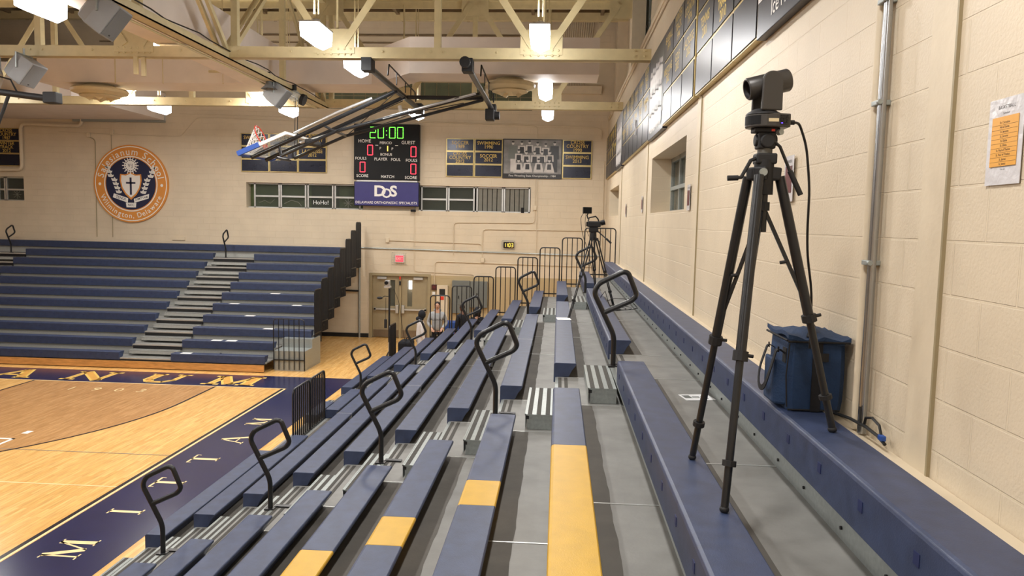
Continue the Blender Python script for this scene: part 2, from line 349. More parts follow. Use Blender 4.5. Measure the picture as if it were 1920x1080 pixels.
# smooth piers set in the right wall, with the dark joint beside each
for i, (y0, y1) in enumerate(((3.13, 3.33), (8.57, 8.8), (13.55, 13.78), (19.1, 19.32))):
    tag(MB().box(XW - .012, XW, y0, y1, 0, 5.56 if i else 7.65).build('trim_%d' % (1 + i), 'paint'), kind='structure')
    tag(MB().box(XW - .015, XW, y0 - .014, y0, 0, 5.56 if i else 7.65).build('trim_%d' % (11 + i), 'beige2'), kind='structure')
tag(MB().box(XW - .03, 2.05, -6, YF, 7.6, 7.68).build('trim_20', 'paint'), kind='structure')
tag(MB().box(1.46, XW, -1.5, 19.6, 2.9, 3.09).build('trim_21', 'paint', bevel=.01), kind='structure')
for i, y in enumerate((1.4, 7.27, 13.9, 19.75, 24.9)):
    tag(MB().box(1.72, 2.06, y - .3, y + .3, 7.68, 11).build('trim_%d' % (30 + i), 'paint'), kind='structure')
tag(MB().box(-8.7, -6.55, YF - .02, YF, 0, .14).build('baseboard_far_left', 'blackm'), kind='structure')
tag(MB().box(-4.36, 1.5, YF - .02, YF, 0, .12).build('baseboard_far_right', 'blackm'), kind='structure')
# ---- windows of the far wall
def win_far(n, x0, x1, z0, z1, panes, back, sep=None):
    o = struct('window_%d' % n, ((x0 + x1) / 2, YF + .2, z0)); f = MB(); yy = YF + .16
    f.box(x0, x1, yy, yy + .06, z0, z0 + .05); f.box(x0, x1, yy, yy + .06, z1 - .05, z1)
    for px0, px1, split in panes:
        f.box(px0 - .05, px0, yy, yy + .06, z0, z1); f.box(px1, px1 + .05, yy, yy + .06, z0, z1)
        zs = (z0 + .05, z1 - .05)
        if split:
            zm = (z0 + z1) / 2 - .02; f.box(px0, px1, yy - .01, yy + .05, zm - .03, zm + .03)
            MB().box(px0, px1, yy + .03, yy + .036, zs[0], zm - .03).build('pane', 'glass', o); MB().box(px0, px1, yy + .03, yy + .036, zm + .03, zs[1]).build('pane', 'glass', o)
        else:
            p = MB()
            for k in range(5): w_ = (px1 - px0) / 5; p.box(px0 + k * w_ + .012, px0 + (k + 1) * w_ - .012, yy + .03, yy + .036, zs[0], zs[1])
            p.build('blind', 'blind', o)
    f.build('window_frame', 'alu', o)
    for b0, b1, m in back: MB().box(b0, b1, YF + .38, YF + .42, z0 - .02, z1 + .02).build('room_beyond', m, o)
    MB().box(x0, x1, YF - .004, YF + .2, z0 - .03, z0 + .012).build('window_sill', 'paint', o)
    return o
w1 = win_far(1, -10.88, -6.8, 4.43, 5.31, [(-10.62, -9.8, 1), (-9.68, -8.86, 1), (-8.72, -7.9, 1), (-7.76, -6.94, 1)], [(-10.9, -8.7, 'green'), (-8.7, -7.7, 'darkroom'), (-7.7, -6.8, 'green')])
w2 = win_far(2, -4.85, -.98, 4.43, 5.31, [(-4.72, -3.9, 1), (-3.78, -2.96, 1), (-2.8, -1.98, 0), (-1.86, -1.06, 0)], [(-4.9, -.96, 'darkroom')])
w3 = win_far(3, -20.6, -18.96, 4.5, 5.36, [(-20.0, -19.82, 1), (-19.7, -19.02, 1)], [(-20.6, -18.9, 'darkroom')])
mb = MB(); tfar(mb, 'HoHo!', -8.3, 4.66, YF + .185, .2, .005); mb.build('chalk_writing', 'paper', w1)
def flake(mb, x, z, r, y):
    for k in range(4):
        t = PI * k / 4; mb.bar((x - math.cos(t) * r, y, z - math.sin(t) * r), (x + math.cos(t) * r, y, z + math.sin(t) * r), .014, .004, (0, 1, 0))
mb = MB(); flake(mb, -7.33, 4.66, .16, YF + .185); mb.build('chalk_snowflake', 'blind', w1)
mb = MB(); flake(mb, -19.36, 4.74, .16, YF + .185); mb.build('chalk_snowflake', 'blind', w3)
mb = MB()
mb.tube([(-10.5, YF + .185, 4.62), (-10.3, YF + .185, 4.7), (-10.1, YF + .185, 4.6), (-9.95, YF + .185, 4.74)], .008, 5); mb.tube([(-9.6, YF + .185, 4.6), (-9.35, YF + .185, 4.72), (-9.1, YF + .185, 4.66), (-8.98, YF + .185, 4.52)], .012, 5)
mb.build('chalk_curls', 'blind', w1)
MB().box(-6.8, -4.85, YF + .15, YF + .3, 4.43, 5.31).build('infill_panel', 'paint', w2)
# glass block strip high in the far wall
o = struct('window_4', (-5, YF + .2, 7.86)); mb = MB()
for i in range(20):
    for j in range(2):
        x = -9.2 + i * .41; z = 7.86 + j * .47; mb.box(x + .012, x + .398, YF + .2, YF + .26, z + .012, z + .458)
mb.build('glass_block', 'gblock', o); MB().box(-9.2, -1, YF + .22, YF + .24, 7.86, 8.8).build('mortar', 'beige2', o)
MB().box(-5.1, -4.82, YF + .1, YF + .3, 7.86, 8.8).build('mullion', 'paint', o); MB().box(-2.6, -2.48, YF + .1, YF + .3, 7.86, 8.8).build('mullion', 'paint', o)
# windows of the right wall (deep openings, metal sashes at the outer face)
def win_right(n, y0, y1, z0, z1, ys):
    o = struct('window_%d' % n, (XW + .4, (y0 + y1) / 2, z0)); f = MB()
    f.box(1.9, 1.96, y0, y1, z0, z0 + .05); f.box(1.9, 1.96, y0, y1, z1 - .07, z1); zm = (z0 + z1) / 2 - .05
    for i in range(len(ys) - 1):
        f.box(1.9, 1.96, ys[i] - .03, ys[i] + .03, z0, z1); f.box(1.89, 1.95, ys[i], ys[i + 1], zm - .03, zm + .03)
        MB().box(1.93, 1.936, ys[i] + .03, ys[i + 1] - .03, z0 + .05, zm - .03).build('pane', 'glass', o); MB().box(1.93, 1.936, ys[i] + .03, ys[i + 1] - .03, zm + .03, z1 - .07).build('pane', 'glass', o)
    f.box(1.9, 1.96, ys[-1] - .03, ys[-1] + .03, z0, z1)
    f.build('window_frame', 'galv', o); MB().box(2.0, 2.04, y0, y1, z0, z1).build('room_beyond', 'blind', o)
win_right(5, 9.54, 13.0, 4.32, 5.25, [9.57, 10.4, 11.25, 12.1, 12.97]); win_right(6, 20.0, 23.6, 4.36, 5.17, [20.03, 21, 22, 23, 23.57])
# ---- double door of the far wall
dr = struct('door_1', (-5.44, YF, 0))
f = MB(); f.box(-6.52, -6.42, YF - .03, YF + .14, 0, 2.27); f.box(-4.47, -4.37, YF - .03, YF + .14, 0, 2.27); f.box(-6.42, -4.47, YF - .03, YF + .14, 2.18, 2.27); f.box(-5.475, -5.405, YF - .01, YF + .06, 0, 2.18)
f.build('door_frame', 'beige2', dr)
for x0, x1, gx in ((-6.42, -5.475, -5.8), (-5.405, -4.47, -5.2)):
    f = MB(); wall_cells(x0 + .005, x1 - .005, .02, 2.18, [(gx, gx + .17, 1.12, 2.03)], lambda a, b, c, d: f.box(a, b, YF + .06, YF + .11, c, d)); leaf = f.build('door_leaf', 'beige', dr)
    MB().box(gx, gx + .17, YF + .08, YF + .09, 1.12, 2.03).build('pane', 'glass', dr)
    MB().box(x0 + .03, x1 - .03, YF + .052, YF + .06, .03, .28).build('kick_plate', 'kplate', leaf)
    b = MB(); b.box(x0 + .06, x1 - .06, YF - .02, YF + .02, .98, 1.04); b.box(x0 + .06, x0 + .12, YF - .02, YF + .06, .96, 1.06); b.box(x1 - .12, x1 - .06, YF - .02, YF + .06, .96, 1.06); b.build('panic_bar', 'alu', leaf)
    hx = x1 - .07 if x0 < -6 else x0 + .07; h = MB(); h.box(hx - .05, hx + .05, YF - .05, YF + .05, .88, 1.16); h.build('latch_case', 'alu', leaf, bevel=.01)
    MB().box(x0 + .18 if x0 < -6 else x1 - .5, x0 + .5 if x0 < -6 else x1 - .18, YF - .03, YF + .05, 2.06, 2.14).build('door_closer', 'alu', leaf)
MB().box(-5.2, -5.03, YF + .3, YF + .33, 1.7, 2.02).build('corridor_lamp', 'lampd', dr); MB().box(-6.46, -4.42, YF + .5, YF + .55, 0, 2.2).build('corridor', 'paint', dr)
MB().box(-5.465, -5.415, YF - .05, YF - .01, 2.06, 2.16).build('strobe', 'red', dr); MB().box(-5.47, -5.41, YF - .05, YF - .01, 1.86, 2.0).build('lock_box', 'blackm', dr)
# ---- court paint: children of the floor
def paint(name, m, pts, z=.003): o = MB().poly([(x, y, z) for x, y in pts]).build(name, m, floor); return o
def rect(x0, x1, y0, y1): return [(x0, y0), (x1, y0), (x1, y1), (x0, y1)]
cx, cy, R3 = -14.22, 15.6, 6.02
A = [(cx + R3 * math.cos(t), cy + R3 * math.sin(t)) for t in [math.radians(a) for a in range(0, -181, -3)]]
paint('stained_arc_area', 'stain', [(cx + R3, 17.2)] + A + [(cx - R3, 17.2)], .002)
paint('key_area', 'maple', rect(-26, -12.78, 14.9, 17.2), .003)
mb = MB(); mb.box(cx + R3 - .025, cx + R3 + .025, cy, 17.2, .002, .004)
for i in range(len(A) - 1): mb.bar((A[i][0], A[i][1], .003), (A[i + 1][0], A[i + 1][1], .003), .05, .002)
mb.box(-12.8, -12.75, 14.9, 17.2, .002, .0045); mb.box(-26, -12.75, 14.88, 14.93, .002, .0045); mb.build('arc_line', 'linek', floor)
paint('near_border_band', 'band', [(-6.45, -4), (-5.2, -4), (-5.2, 17.24), (-5.2, 18.56), (-6.45, 17.24)], .003)
paint('far_border_band', 'band', [(-26, 17.24), (-6.45, 17.24), (-5.2, 18.56), (-26, 18.56)], .003)
mb = MB(); mb.box(-6.5, -6.46, -4, 17.24, .002, .005); mb.box(-26, -6.46, 17.2, 17.235, .002, .005); mb.build('border_line', 'linec', floor)
mb = MB(); mb.box(-6.57, -6.5, -4, 17.2, .002, .005); mb.build('side_line', 'linek', floor)
mb = MB(); mb.box(-26, -6.57, 10.5, 10.53, .002, .0035); mb.build('cream_court_line', 'linec', floor)
mb = MB(); mb.box(-9.6, -6.57, 12.03, 12.05, .002, .0035); mb.build('faint_court_line', 'blind', floor)
mb = MB(); mb.box(-14, -9.77, 12.56, 12.62, .003, .005); mb.box(-9.83, -9.77, 11.4, 12.62, .003, .005); mb.box(-9.9, -9.78, 12.93, 13.1, .003, .005); mb.build('white_court_mark', 'white', floor)
# serif capitals drawn as strokes in a unit box: (x0,y0,x1,y1,width)
GL = {'I': [(.5, 0, .5, 1, .24), (.22, .03, .78, .03, .07), (.22, .97, .78, .97, .07)],
      'T': [(.5, 0, .5, 1, .2), (.3, .03, .7, .03, .07), (.06, .95, .94, .95, .09), (.09, .8, .06, .98, .06), (.91, .8, .94, .98, .06)],
      'M': [(.16, 0, .18, 1, .08), (.84, 0, .82, 1, .17), (.18, 1, .5, .06, .17), (.5, .06, .82, 1, .07), (.02, .03, .3, .03, .06), (.68, .03, .99, .03, .06), (.04, .97, .22, .97, .06), (.8, .97, .97, .97, .06)],
      'A': [(.14, 0, .5, 1, .08), (.5, 1, .86, 0, .18), (.27, .34, .73, .34, .07), (.02, .03, .28, .03, .06), (.7, .03, 1, .03, .06)],
      'N': [(.16, 0, .16, 1, .08), (.84, 0, .84, 1, .08), (.16, 1, .84, 0, .19), (.03, .03, .3, .03, .06), (.03, .97, .24, .97, .06), (.7, .97, .97, .97, .06)],
      'U': [(.18, .3, .18, 1, .19), (.18, .3, .3, .08, .17), (.3, .06, .62, .05, .12), (.62, .05, .8, .3, .08), (.8, .3, .8, 1, .08), (.03, .97, .34, .97, .06), (.66, .97, .95, .97, .06)]}
def glyph(name, ch, m, f, grow=0., z=.005, par=None):
    mb = MB()
    for x0, y0, x1, y1, wd in GL[ch]:
        d = Vector((x1 - x0, y1 - y0)); L = d.length; d /= L; n = Vector((-d.y, d.x)) * (wd / 2 + grow); e = d * grow
        q = [Vector((x0, y0)) - e + n, Vector((x0, y0)) - e - n, Vector((x1, y1)) + e - n, Vector((x1, y1)) + e + n]
        mb.poly([(*f(v.x, v.y), z) for v in q])
    return mb.build(name, m, par or floor)
for ch, y in (('M', 8.43), ('I', 9.62), ('T', 10.78), ('T', 11.93), ('A', 13.06), ('M', 14.3)):
    wd = {'M': .62, 'I': .34, 'T': .5, 'A': .58}[ch]
    glyph('letter', ch, 'linec', lambda u, v, y=y, wd=wd: (-5.65 - v * .48, y - wd * .46 + u * wd * .92), -.01)
for ch, x in (('A', -13.72), ('N', -11.74), ('U', -9.83), ('M', -8.03), ('I', -15.3)):
    wd = {'I': .5, 'A': 1.15, 'N': 1.15, 'U': 1.05, 'M': 1.3}[ch]
    f = lambda u, v, x=x, wd=wd: (x - wd / 2 + u * wd, 17.42 + v * .92)
    glyph('letter', ch, 'gold', f, .03, .005); glyph('letter_core', ch, 'tan', f, -.022, .007)
mb = MB()
for ch, x in (('1', -11.35), ('9', -10.75), ('0', -10.2), ('3', -9.65)):
    v, fc = text2d(ch, .42); mb.add([(x + a, 16.5 + b, .005) for a, b in v], fc)
mb.build('founding_year', 'linec', floor)
# ================================================================== bleachers
ORD = ['top', 'second', 'third', 'fourth', 'fifth', 'sixth', 'seventh', 'eighth', 'ninth', 'tenth', 'eleventh']
SEAT = [(0, -.02), (.005, -.006), (.02, 0), (.236, 0), (.244, -.006), (.244, -.022), (.2, -.08), (.165, -.15), (.04, -.158), (.028, -.215), (0, -.215)]
def bench(name_label, axis, c0, c1, front, z, yellow=(), group=None, slots=True, flip=1, joint=None):
    mid = (c0 + c1) / 2; loc = (front + .12, mid, z - .215) if axis == 'y' else (mid, front + .12, z - .215)
    t = thing('bleacher_bench', name_label, 'bench', loc, group)
    cuts = sorted({c0, c1, *[v for y in yellow for v in y]})
    for a, b in zip(cuts, cuts[1:]):
        yel = any(y0 <= (a + b) / 2 <= y1 for y0, y1 in yellow)
        o = MB().prism(SEAT, axis, a, b, (front, z)).build('seat', 'yellow' if yel else 'navy', t, bevel=.004)
        if yel: o['label'] = 'yellow seat section'
        elif len(cuts) > 2: o['label'] = 'navy seat section'
    # square moulded sockets along the front face
    if slots:
        mb = None; n = int((c1 - c0) / .457); s0 = c0 + (c1 - c0 - n * .457) / 2 + .2285
        for i in range(n):
            s = s0 + i * .457
            if any(y0 <= s <= y1 for y0, y1 in yellow): continue
            if mb is None:
                mb = MB(); s_0 = s
                if axis == 'y': mb.box(front - .003, front + .006, s - .02, s + .02, z - .12, z - .075)
                else: mb.box(s - .03, s + .03, front - .003, front + .006, z - .09, z - .075)
                mb = mb.build('seat_socket', 'navy2', t)
            else:
                c = mb.copy(); COL.objects.link(c); c.parent = t; c.location = mb.location + (Vector((0, s - s_0, 0)) if axis == 'y' else Vector((s - s_0, 0, 0)))
    if joint is not None: MB().box(front - .001, front + .2445, joint - .004, joint + .004, z - .1, z + .001).build('joint_strip', 'alu', t)
    n = max(2, int((c1 - c0) / 2.2) + 1)
    for i in range(n):
        s = c0 + .06 + (c1 - c0 - .12) * i / (n - 1)
        mb = MB()
        if axis == 'y': mb.box(front + .06, front + .15, s - .02, s + .02, z - .215, z - .155)
        else: mb.box(s - .02, s + .02, front + .06, front + .15, z - .215, z - .155)
        mb.build('support_bracket', 'blackm', t)
    return t
# ---- near stand: rows 0 (just below the wall bench) .. 9 (beside the court)
SX = lambda k: .569 - .583 * k          # front edge of the seat of row k
SZ = lambda k: 2.866 - .27 * k
DZ = lambda k: 2.706 - .27 * k
SECT = [(-1.5, 6.78, 'in the nearest section'), (8.0, 14.45, 'in the middle section'), (15.75, 19.6, 'in the far end section')]
bench('long navy bench of the near stand, right against the cream block wall', 'y', -1.5, 19.6, 1.2, 3.136, group='benches of the near stand')
YEL = {1: [(-1.5, 5.0)], 2: [(4.53, 4.985)], 3: [(4.48, 4.94)], 4: [(4.0, 4.94)]}
for k in range(10):
    for s, (y0, y1, where) in enumerate(SECT):
        yel = YEL.get(k, []) if s == 0 else []
        if s == 1 and k >= 8:
            bench('navy bench, near stand, %s row, nearer part of the middle section' % ('last' if k == 9 else 'second to last'), 'y', y0, 11.2, SX(k), SZ(k), group='benches of the near stand', slots=False)
            bench('short navy bench beyond the black guard panels, %s row of the near stand' % ('last' if k == 9 else 'second to last'), 'y', 13.4 if k == 9 else 12.8, y1, SX(k), SZ(k), group='benches of the near stand', slots=False)
            continue
        extra = {1: 'mostly yellow ', 2: 'yellow-striped ', 3: 'yellow-striped ', 4: 'yellow-patched '}.get(k, '') if yel else ''
        bench('%snavy bench, near stand, %s row below the wall bench, %s' % (extra, ORD[k] if k else 'first', where), 'y', y0, y1, SX(k), SZ(k), yel, 'benches of the near stand', slots=(k == 0), joint={(1, 2): 11.3, (1, 3): 10.9, (1, 5): 11.4, (1, 7): 11.6}.get((s, k)))
for k in range(10):
    x0, x1, z = SX(k) + .03, (SX(k - 1) + .1 if k else 1.33), DZ(k)
    t = thing('bleacher_deck', 'grey walking deck of the near stand, %s one below the wall bench' % (ORD[k] if k else 'first'), 'deck', ((x0 + x1) / 2, 9, z - .12), 'decks of the near stand')
    cuts = [-1.5, 4.36, 6.78, 8.0, 12.6, 14.45, 15.75, 19.62]
    for a, b in zip(cuts, cuts[1:]):
        MB().box(x0, x1, a + .002, b - .002, z - .03, z).build('deck_panel', 'deck', t)
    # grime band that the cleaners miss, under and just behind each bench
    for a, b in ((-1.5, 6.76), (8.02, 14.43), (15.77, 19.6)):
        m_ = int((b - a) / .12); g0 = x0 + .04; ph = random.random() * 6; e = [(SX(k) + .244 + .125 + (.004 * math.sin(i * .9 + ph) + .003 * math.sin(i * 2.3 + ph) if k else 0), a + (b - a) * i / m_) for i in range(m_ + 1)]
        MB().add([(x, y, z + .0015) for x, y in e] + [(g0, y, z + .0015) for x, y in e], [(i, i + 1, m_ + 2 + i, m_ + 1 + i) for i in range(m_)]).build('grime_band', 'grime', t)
    MB().box(x0 - .012, x0 + .02, -1.5, 11.2 if k == 9 else 19.62, z - .12, z + .002).build('nose_trim', 'galv', t)
    MB().box(x1 - .012, x1, -1.5, 19.62, z, (DZ(k - 1) - .02 if k else 2.93)).build('riser', 'galv', t)
    if k == 0:
        for i in range(34): MB().cyl((x1 - .02, 1.4 + i * .49 + .07 * math.sin(i * 3.1), 2.76), (x1 - .01, 1.4 + i * .49 + .07 * math.sin(i * 3.1), 2.76), .009, n=8).build('bolt', 'blackm', t)
    for c in (4.36, 6.78, 8.0, 10.9, 12.6): MB().box(x0 + .005, x1 - .01, c - .006, c + .006, z, z + .004).build('seam_strip', 'alu', t)
    for c in ((6.8, 7.98), (14.5, 15.7)):
        for q in (0.02, .085): MB().box(x0 + q, x0 + q + .035, c[0], c[1], z + .001, z + .003).build('anti_slip_strip', 'tread', t)
    # half step in each aisle, standing on the deck in front of the next riser
    for a, (c0, c1) in enumerate(((6.86, 8.0), (14.55, 15.72))):
        q0 = SX(k) - .255; q1 = SX(k) + .01
        zb = DZ(k + 1) if k < 9 else 0
        t2 = thing('aisle_step', 'ribbed step below the %s deck of the near stand, %s aisle' % (ORD[k] if k else 'first', 'nearer' if a == 0 else 'farther'), 'step', ((q0 + q1) / 2, (c0 + c1) / 2, zb), 'aisle steps of the near stand')
        b = MB(); b.box(q0, q1, c0, c1, zb + .135, zb + .145); b.box(q0, q0 + .006, c0, c1, zb + .02, zb + .135); b.box(q0 + .02, q1, c0, c0 + .006, zb + .002, zb + .135); b.box(q0 + .02, q1, c1 - .006, c1, zb + .002, zb + .135)
        b.box(q0 - .004, q0 + .006, c0, c1, zb + .133, zb + .148); b.build('step_box', 'galv', t2)
        for q in (.022, .105, .19): MB().box(q0 + q, q0 + q + .042, c0 + .005, c1 - .005, zb + .1455, zb + .147).build('tread_strip', 'tread', t2)
        MB().box(q0 + .004, q0 + .035, c0 - .003, c0 + .002, zb + .1, zb + .13).build('end_plug', 'blackm', t2)
# dark structure under the near stand
t = thing('understructure', 'dark steel posts under the decks of the near stand', 'stand', (-2, 18, 0))
for k in range(10):
    for y in (5, 13, 19.5): MB().box(SX(k) + .12, SX(k) + .17, y - .03, y + .03, 0, DZ(k) - .03).build('post', 'blackm', t)
for y in (13, 19.5): MB().bar((SX(9) + .5, y + .06, .1), (SX(0) + .1, y + .06, 2.2), .05, .05).build('brace', 'blackm', t)
MB().box(-4.66, -4.64, -1.5, 11.2, 0, .15).build('front_skirt', 'blackm', t)
# ---- aisle handrails
def handrail(label, x, y, z, group, axis='x', s=1):
    t = thing('aisle_handrail', label, 'handrail', (x, y, z), group)
    F = (lambda a, b: (x + a, y, z + b)) if axis == 'x' else (lambda a, b: (x, y + a, z + b))
    MB().tube(rounded([F(0, 0), F(0, .31), F(-.21, .73), F(-.17, .82), F(.07, .945), F(.12, .935), F(.21, .72), F(.17, .665), F(-.105, .535)], .07, 5), .0255, 10).build('rail', 'black', t, smooth=True)
    MB().box(x - .05, x + .05, y - .05, y + .05, z - .005, z + .012).build('base_plate', 'black', t)
    if axis == 'x': MB().box(x + .03, x + .2, y + .03, y + .09, z - .004, z + .016).build('bracket', 'black', t)
    return t
for n, k in enumerate((0, 2, 4, 6, 8)):
    for a, y in ((0, 7.33), (1, 15.2)):
        handrail('black looped handrail, %s from the wall, %s aisle of the near stand' % (('first', 'second', 'third', 'fourth', 'last')[n], ('nearer', 'farther')[a]), SX(k) + .005, y, DZ(k), 'handrails of the near stand')
# ---- guard rails
def guard(name, label, plane, a0, a1, zb, zt, c, n, group=None, down=.3, r=.016, cat='railing'):
    F = (lambda a, z: (a, c, z)) if plane == 'y' else (lambda a, z: (c, a, z))
    p = F((a0 + a1) / 2, zb - down); t = thing(name, label, cat, p, group)
    MB().tube(rounded([F(a0, zb - down), F(a0, zt), F(a1, zt), F(a1, zb - down)], .1, 5), r, 8).build('frame', 'black', t, smooth=True)
    MB().bar(F(a0, zb), F(a1, zb), .03, .03).build('bottom_bar', 'black', t)
    for i in range(1, n + 1):
        a = a0 + (a1 - a0) * i / (n + 1); MB().cyl(F(a, zb - down), F(a, zt), r * .8, n=6).build('baluster', 'black', t)
    return t
for k in range(8):
    x0 = SX(k) + .12; x1 = (SX(k - 1) + .06) if k else 1.5
    guard('end_guard_rail', 'black barred end rail, %s, far end of the near stand' % ('widest and nearest the wall' if k == 0 else ORD[k] + ' from the wall'), 'y', x0, x1, DZ(k) + .08, DZ(k) + 1.3, 19.66, 5 if k == 0 else 3, 'end guard rails of the near stand')
guard('front_guard_rail', 'black barred guard panel in the notch of the last rows, nearer one', 'x', 11.22, 12.0, .56, 1.42, -4.1, 7, 'guard panels in the notch', .0)
guard('front_guard_rail', 'black barred guard panel in the notch of the last rows, farther one', 'x', 12.04, 12.8, .56, 1.42, -4.1, 7, 'guard panels in the notch', .0)
guard('front_guard_rail', 'dark barred guard panel seen nearly edge-on, in front of the double doors', 'x', 19.66, 20.4, .36, 1.25, -4.5, 8, None, .34)
# ---- far stand, in front of the far wall: rows face -y
FY = lambda k: 18.95 + .61 * (10 - k)
FZ = lambda k: 3.136 - .27 * k
FD = lambda k: 2.976 - .27 * k
XR = -6.84
FS = [(-10.25, None, 'right of its aisle'), (-18.3, -11.68, 'between its two aisles'), (-26.5, -19.7, 'at the left edge of the photo')]
bench('long navy bench of the far stand, topmost and against the far wall', 'x', -26.5, XR, FY(0), FZ(0), group='benches of the far stand', slots=False)
for k in range(1, 11):
    for s, (x0, x1, where) in enumerate(FS):
        if s == 2: continue
        if s == 0: x1 = XR if k < 9 else -7.68
        bench('navy bench, far stand, %s row from the top, %s' % (ORD[k], where), 'x', x0, x1, FY(k), FZ(k), group='benches of the far stand')
for k in range(1, 11):
    y0, y1, z = FY(k) + .03, FY(k - 1) + .1, FD(k); xr = XR if k < 9 else -7.64
    t = thing('bleacher_deck', 'grey walking deck behind the %s row bench of the far stand' % ORD[k], 'deck', (-14, (y0 + y1) / 2, z - .12), 'decks of the far stand')
    MB().box(-26.5, xr, y0, y1, z - .03, z).build('deck_panel', 'deck', t)
    MB().box(-26.5, xr, y0 - .005, y0 + .02, z - .045, z + .002).build('nose_trim', 'galv', t)
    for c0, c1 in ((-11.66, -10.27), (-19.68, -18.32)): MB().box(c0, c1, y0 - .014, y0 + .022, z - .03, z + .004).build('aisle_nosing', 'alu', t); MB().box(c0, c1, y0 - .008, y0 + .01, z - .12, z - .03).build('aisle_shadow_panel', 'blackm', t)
    MB().box(-26.5, xr, y1 - .012, y1, z, FD(k - 1) - .03 if k > 1 else 2.93).build('riser', 'step', t)
    for a, (c0, c1) in enumerate(((-11.62, -10.3), (-19.64, -18.36))):
        if k == 10: continue
        zb = FD(k + 1); q0, q1 = FY(k) - .26, FY(k) + .01
        t2 = thing('aisle_step', 'pale ribbed step below the %s row deck, far stand, %s aisle' % (ORD[k], ('right', 'left')[a]), 'step', ((c0 + c1) / 2, (q0 + q1) / 2, zb), 'aisle steps of the far stand')
        b = MB(); b.box(c0, c1, q0, q1, zb + .135, zb + .147); b.box(c0, c1, q0, q0 + .008, zb + .06, zb + .14); b.box(c0, c0 + .008, q0, q1, zb + .02, zb + .135); b.box(c1 - .008, c1, q0, q1, zb + .02, zb + .135); b.build('step_box', 'step', t2)
        for q in (.02, .1, .18): MB().box(c0 + .01, c1 - .01, q0 + q, q0 + q + .035, zb + .1475, zb + .149).build('tread_strip', 'tread', t2)
t = thing('understructure', 'dark underside of the far stand with its oak kickboard', 'stand', (-16, 20, 0))
o = MB().box(-26.5, -7.7, 18.92, 18.96, .02, .2).build('kickboard', 'kick', t, label='oak kickboard'); MB().box(-15.62, -15.6, 18.915, 18.925, .02, .2).build('kickboard_joint', 'blackm', t)
MB().box(-26.5, -7.72, 18.99, 19.03, 0, .27).build('skirt', 'blackm', t)
for k in range(1, 11): MB().box(-9.1, -9.04, FY(k) + .1, FY(k) + .16, 0, FD(k) - .03).build('post', 'blackm', t)
MB().bar((-9.2, FY(10), .05), (-9.2, FY(1), 2.3), .05, .05).build('brace', 'blackm', t)
t = thing('landing_box', 'galvanised end landing of the far stand behind the barred rail', 'platform', (-7.15, 19.9, 0))
mb = MB(); mb.box(-7.57, -6.72, 19.3, 20.6, .5, .54); mb.box(-7.57, -6.72, 19.3, 19.32, 0, .5); mb.box(-6.74, -6.72, 19.3, 20.6, .0, .5); mb.box(-7.57, -6.72, 19.9, 20.6, .54, .78)
mb.build('landing', 'galv', t)
guard('landing_guard_rail', 'dark barred rail standing at the lower right corner of the far stand', 'y', -7.56, -6.72, .3, 1.41, 19.26, 5, None, .26, .014)
for k in range(1, 9):
    g = guard('side_guard_rail', 'dark barred side rail on the right end of the far stand, %s from the wall' % ('first' if k == 1 else ORD[k - 1]), 'x', FY(k) + .06, FY(k) + .62, FD(k) + .06, FD(k) + 1.3, -6.76, 6, 'side rails of the far stand', .3)
    MB().box(XR, -6.75, FY(k) + .2, FY(k) + .26, FD(k) - .08, FD(k) - .03).build('mounting_bracket', 'blackm', g)
handrail('black looped handrail at the top of the right aisle of the far stand', -11.27, FY(1) + .1, FD(1), 'handrails of the far stand', 'y'); handrail('black looped handrail at the top of the left aisle of the far stand', -18.9, FY(1) + .1, FD(1), 'handrails of the far stand', 'y')
# ---- loose papers lying on the benches and the deck
def paper(label, x, y, z, w, d, rot, m='paper', cat='paper', group=None):
    c, s = math.cos(rot), math.sin(rot); mb = MB(); P = [(-w, -d), (w, -d), (w, d), (-w, d)]
    vs = [(x + a * c - b * s, y + a * s + b * c, z + .001) for a, b in P] + [(x + a * c - b * s, y + a * s + b * c, z + .004) for a, b in P]
    mb.add(vs, [(3, 2, 1, 0), (4, 5, 6, 7), (0, 1, 5, 4), (1, 2, 6, 5), (2, 3, 7, 6), (3, 0, 4, 7)]); return tag(mb.build('paper_sheet', m), label, cat, group)
t = thing('leaflet', 'white printed leaflet lying on the deck below the wall bench', 'paper', (1.17, 6.08, 2.706))
mb = MB(); mb.obox((1.17, 6.08, 2.709), (1, .2, 0), (-.2, 1, 0), (0, 0, 1), .125, .1, .002); mb.build('sheet', 'paper', t)
mb = MB()
for i, (a, b, p, q) in enumerate(((-.08, 0, .03, .05), (-.01, .02, .03, .01), (-.01, -.02, .03, .01), (.06, .0, .02, .045))): mb.obox((1.17 + a, 6.08 + b, 2.7115), (1, .2, 0), (-.2, 1, 0), (0, 0, 1), p, q, .0005)
mb.build('print', 'panelg', t)
paper('torn white paper on the bench between the two farther handrails, near stand', .115, 11.76, 2.596, .11, .14, .1)
for x, y, k, wh in ((-8.61, FY(5), 5, 'on the sixth row of the far stand'), (-9.63, FY(6), 6, 'left on the seventh row of the far stand'), (-7.72, FY(6), 6, 'right end of the seventh row of the far stand'), (-8.89, FY(7), 7, 'on the eighth row of the far stand'),
                    (-8.1, FY(8), 8, 'by the landing rail, ninth row, far stand'), (-9.31, FY(9), 9, 'leftmost of the two on the tenth row of the far stand'), (-8.9, FY(9), 9, 'right one of the two on the tenth row of the far stand'), (-9.87, FY(10), 10, 'on the lowest row of the far stand')):
    paper('white paper ' + wh, x, y + .11, FZ(k), .14, .1, .05, group='papers on the far stand')
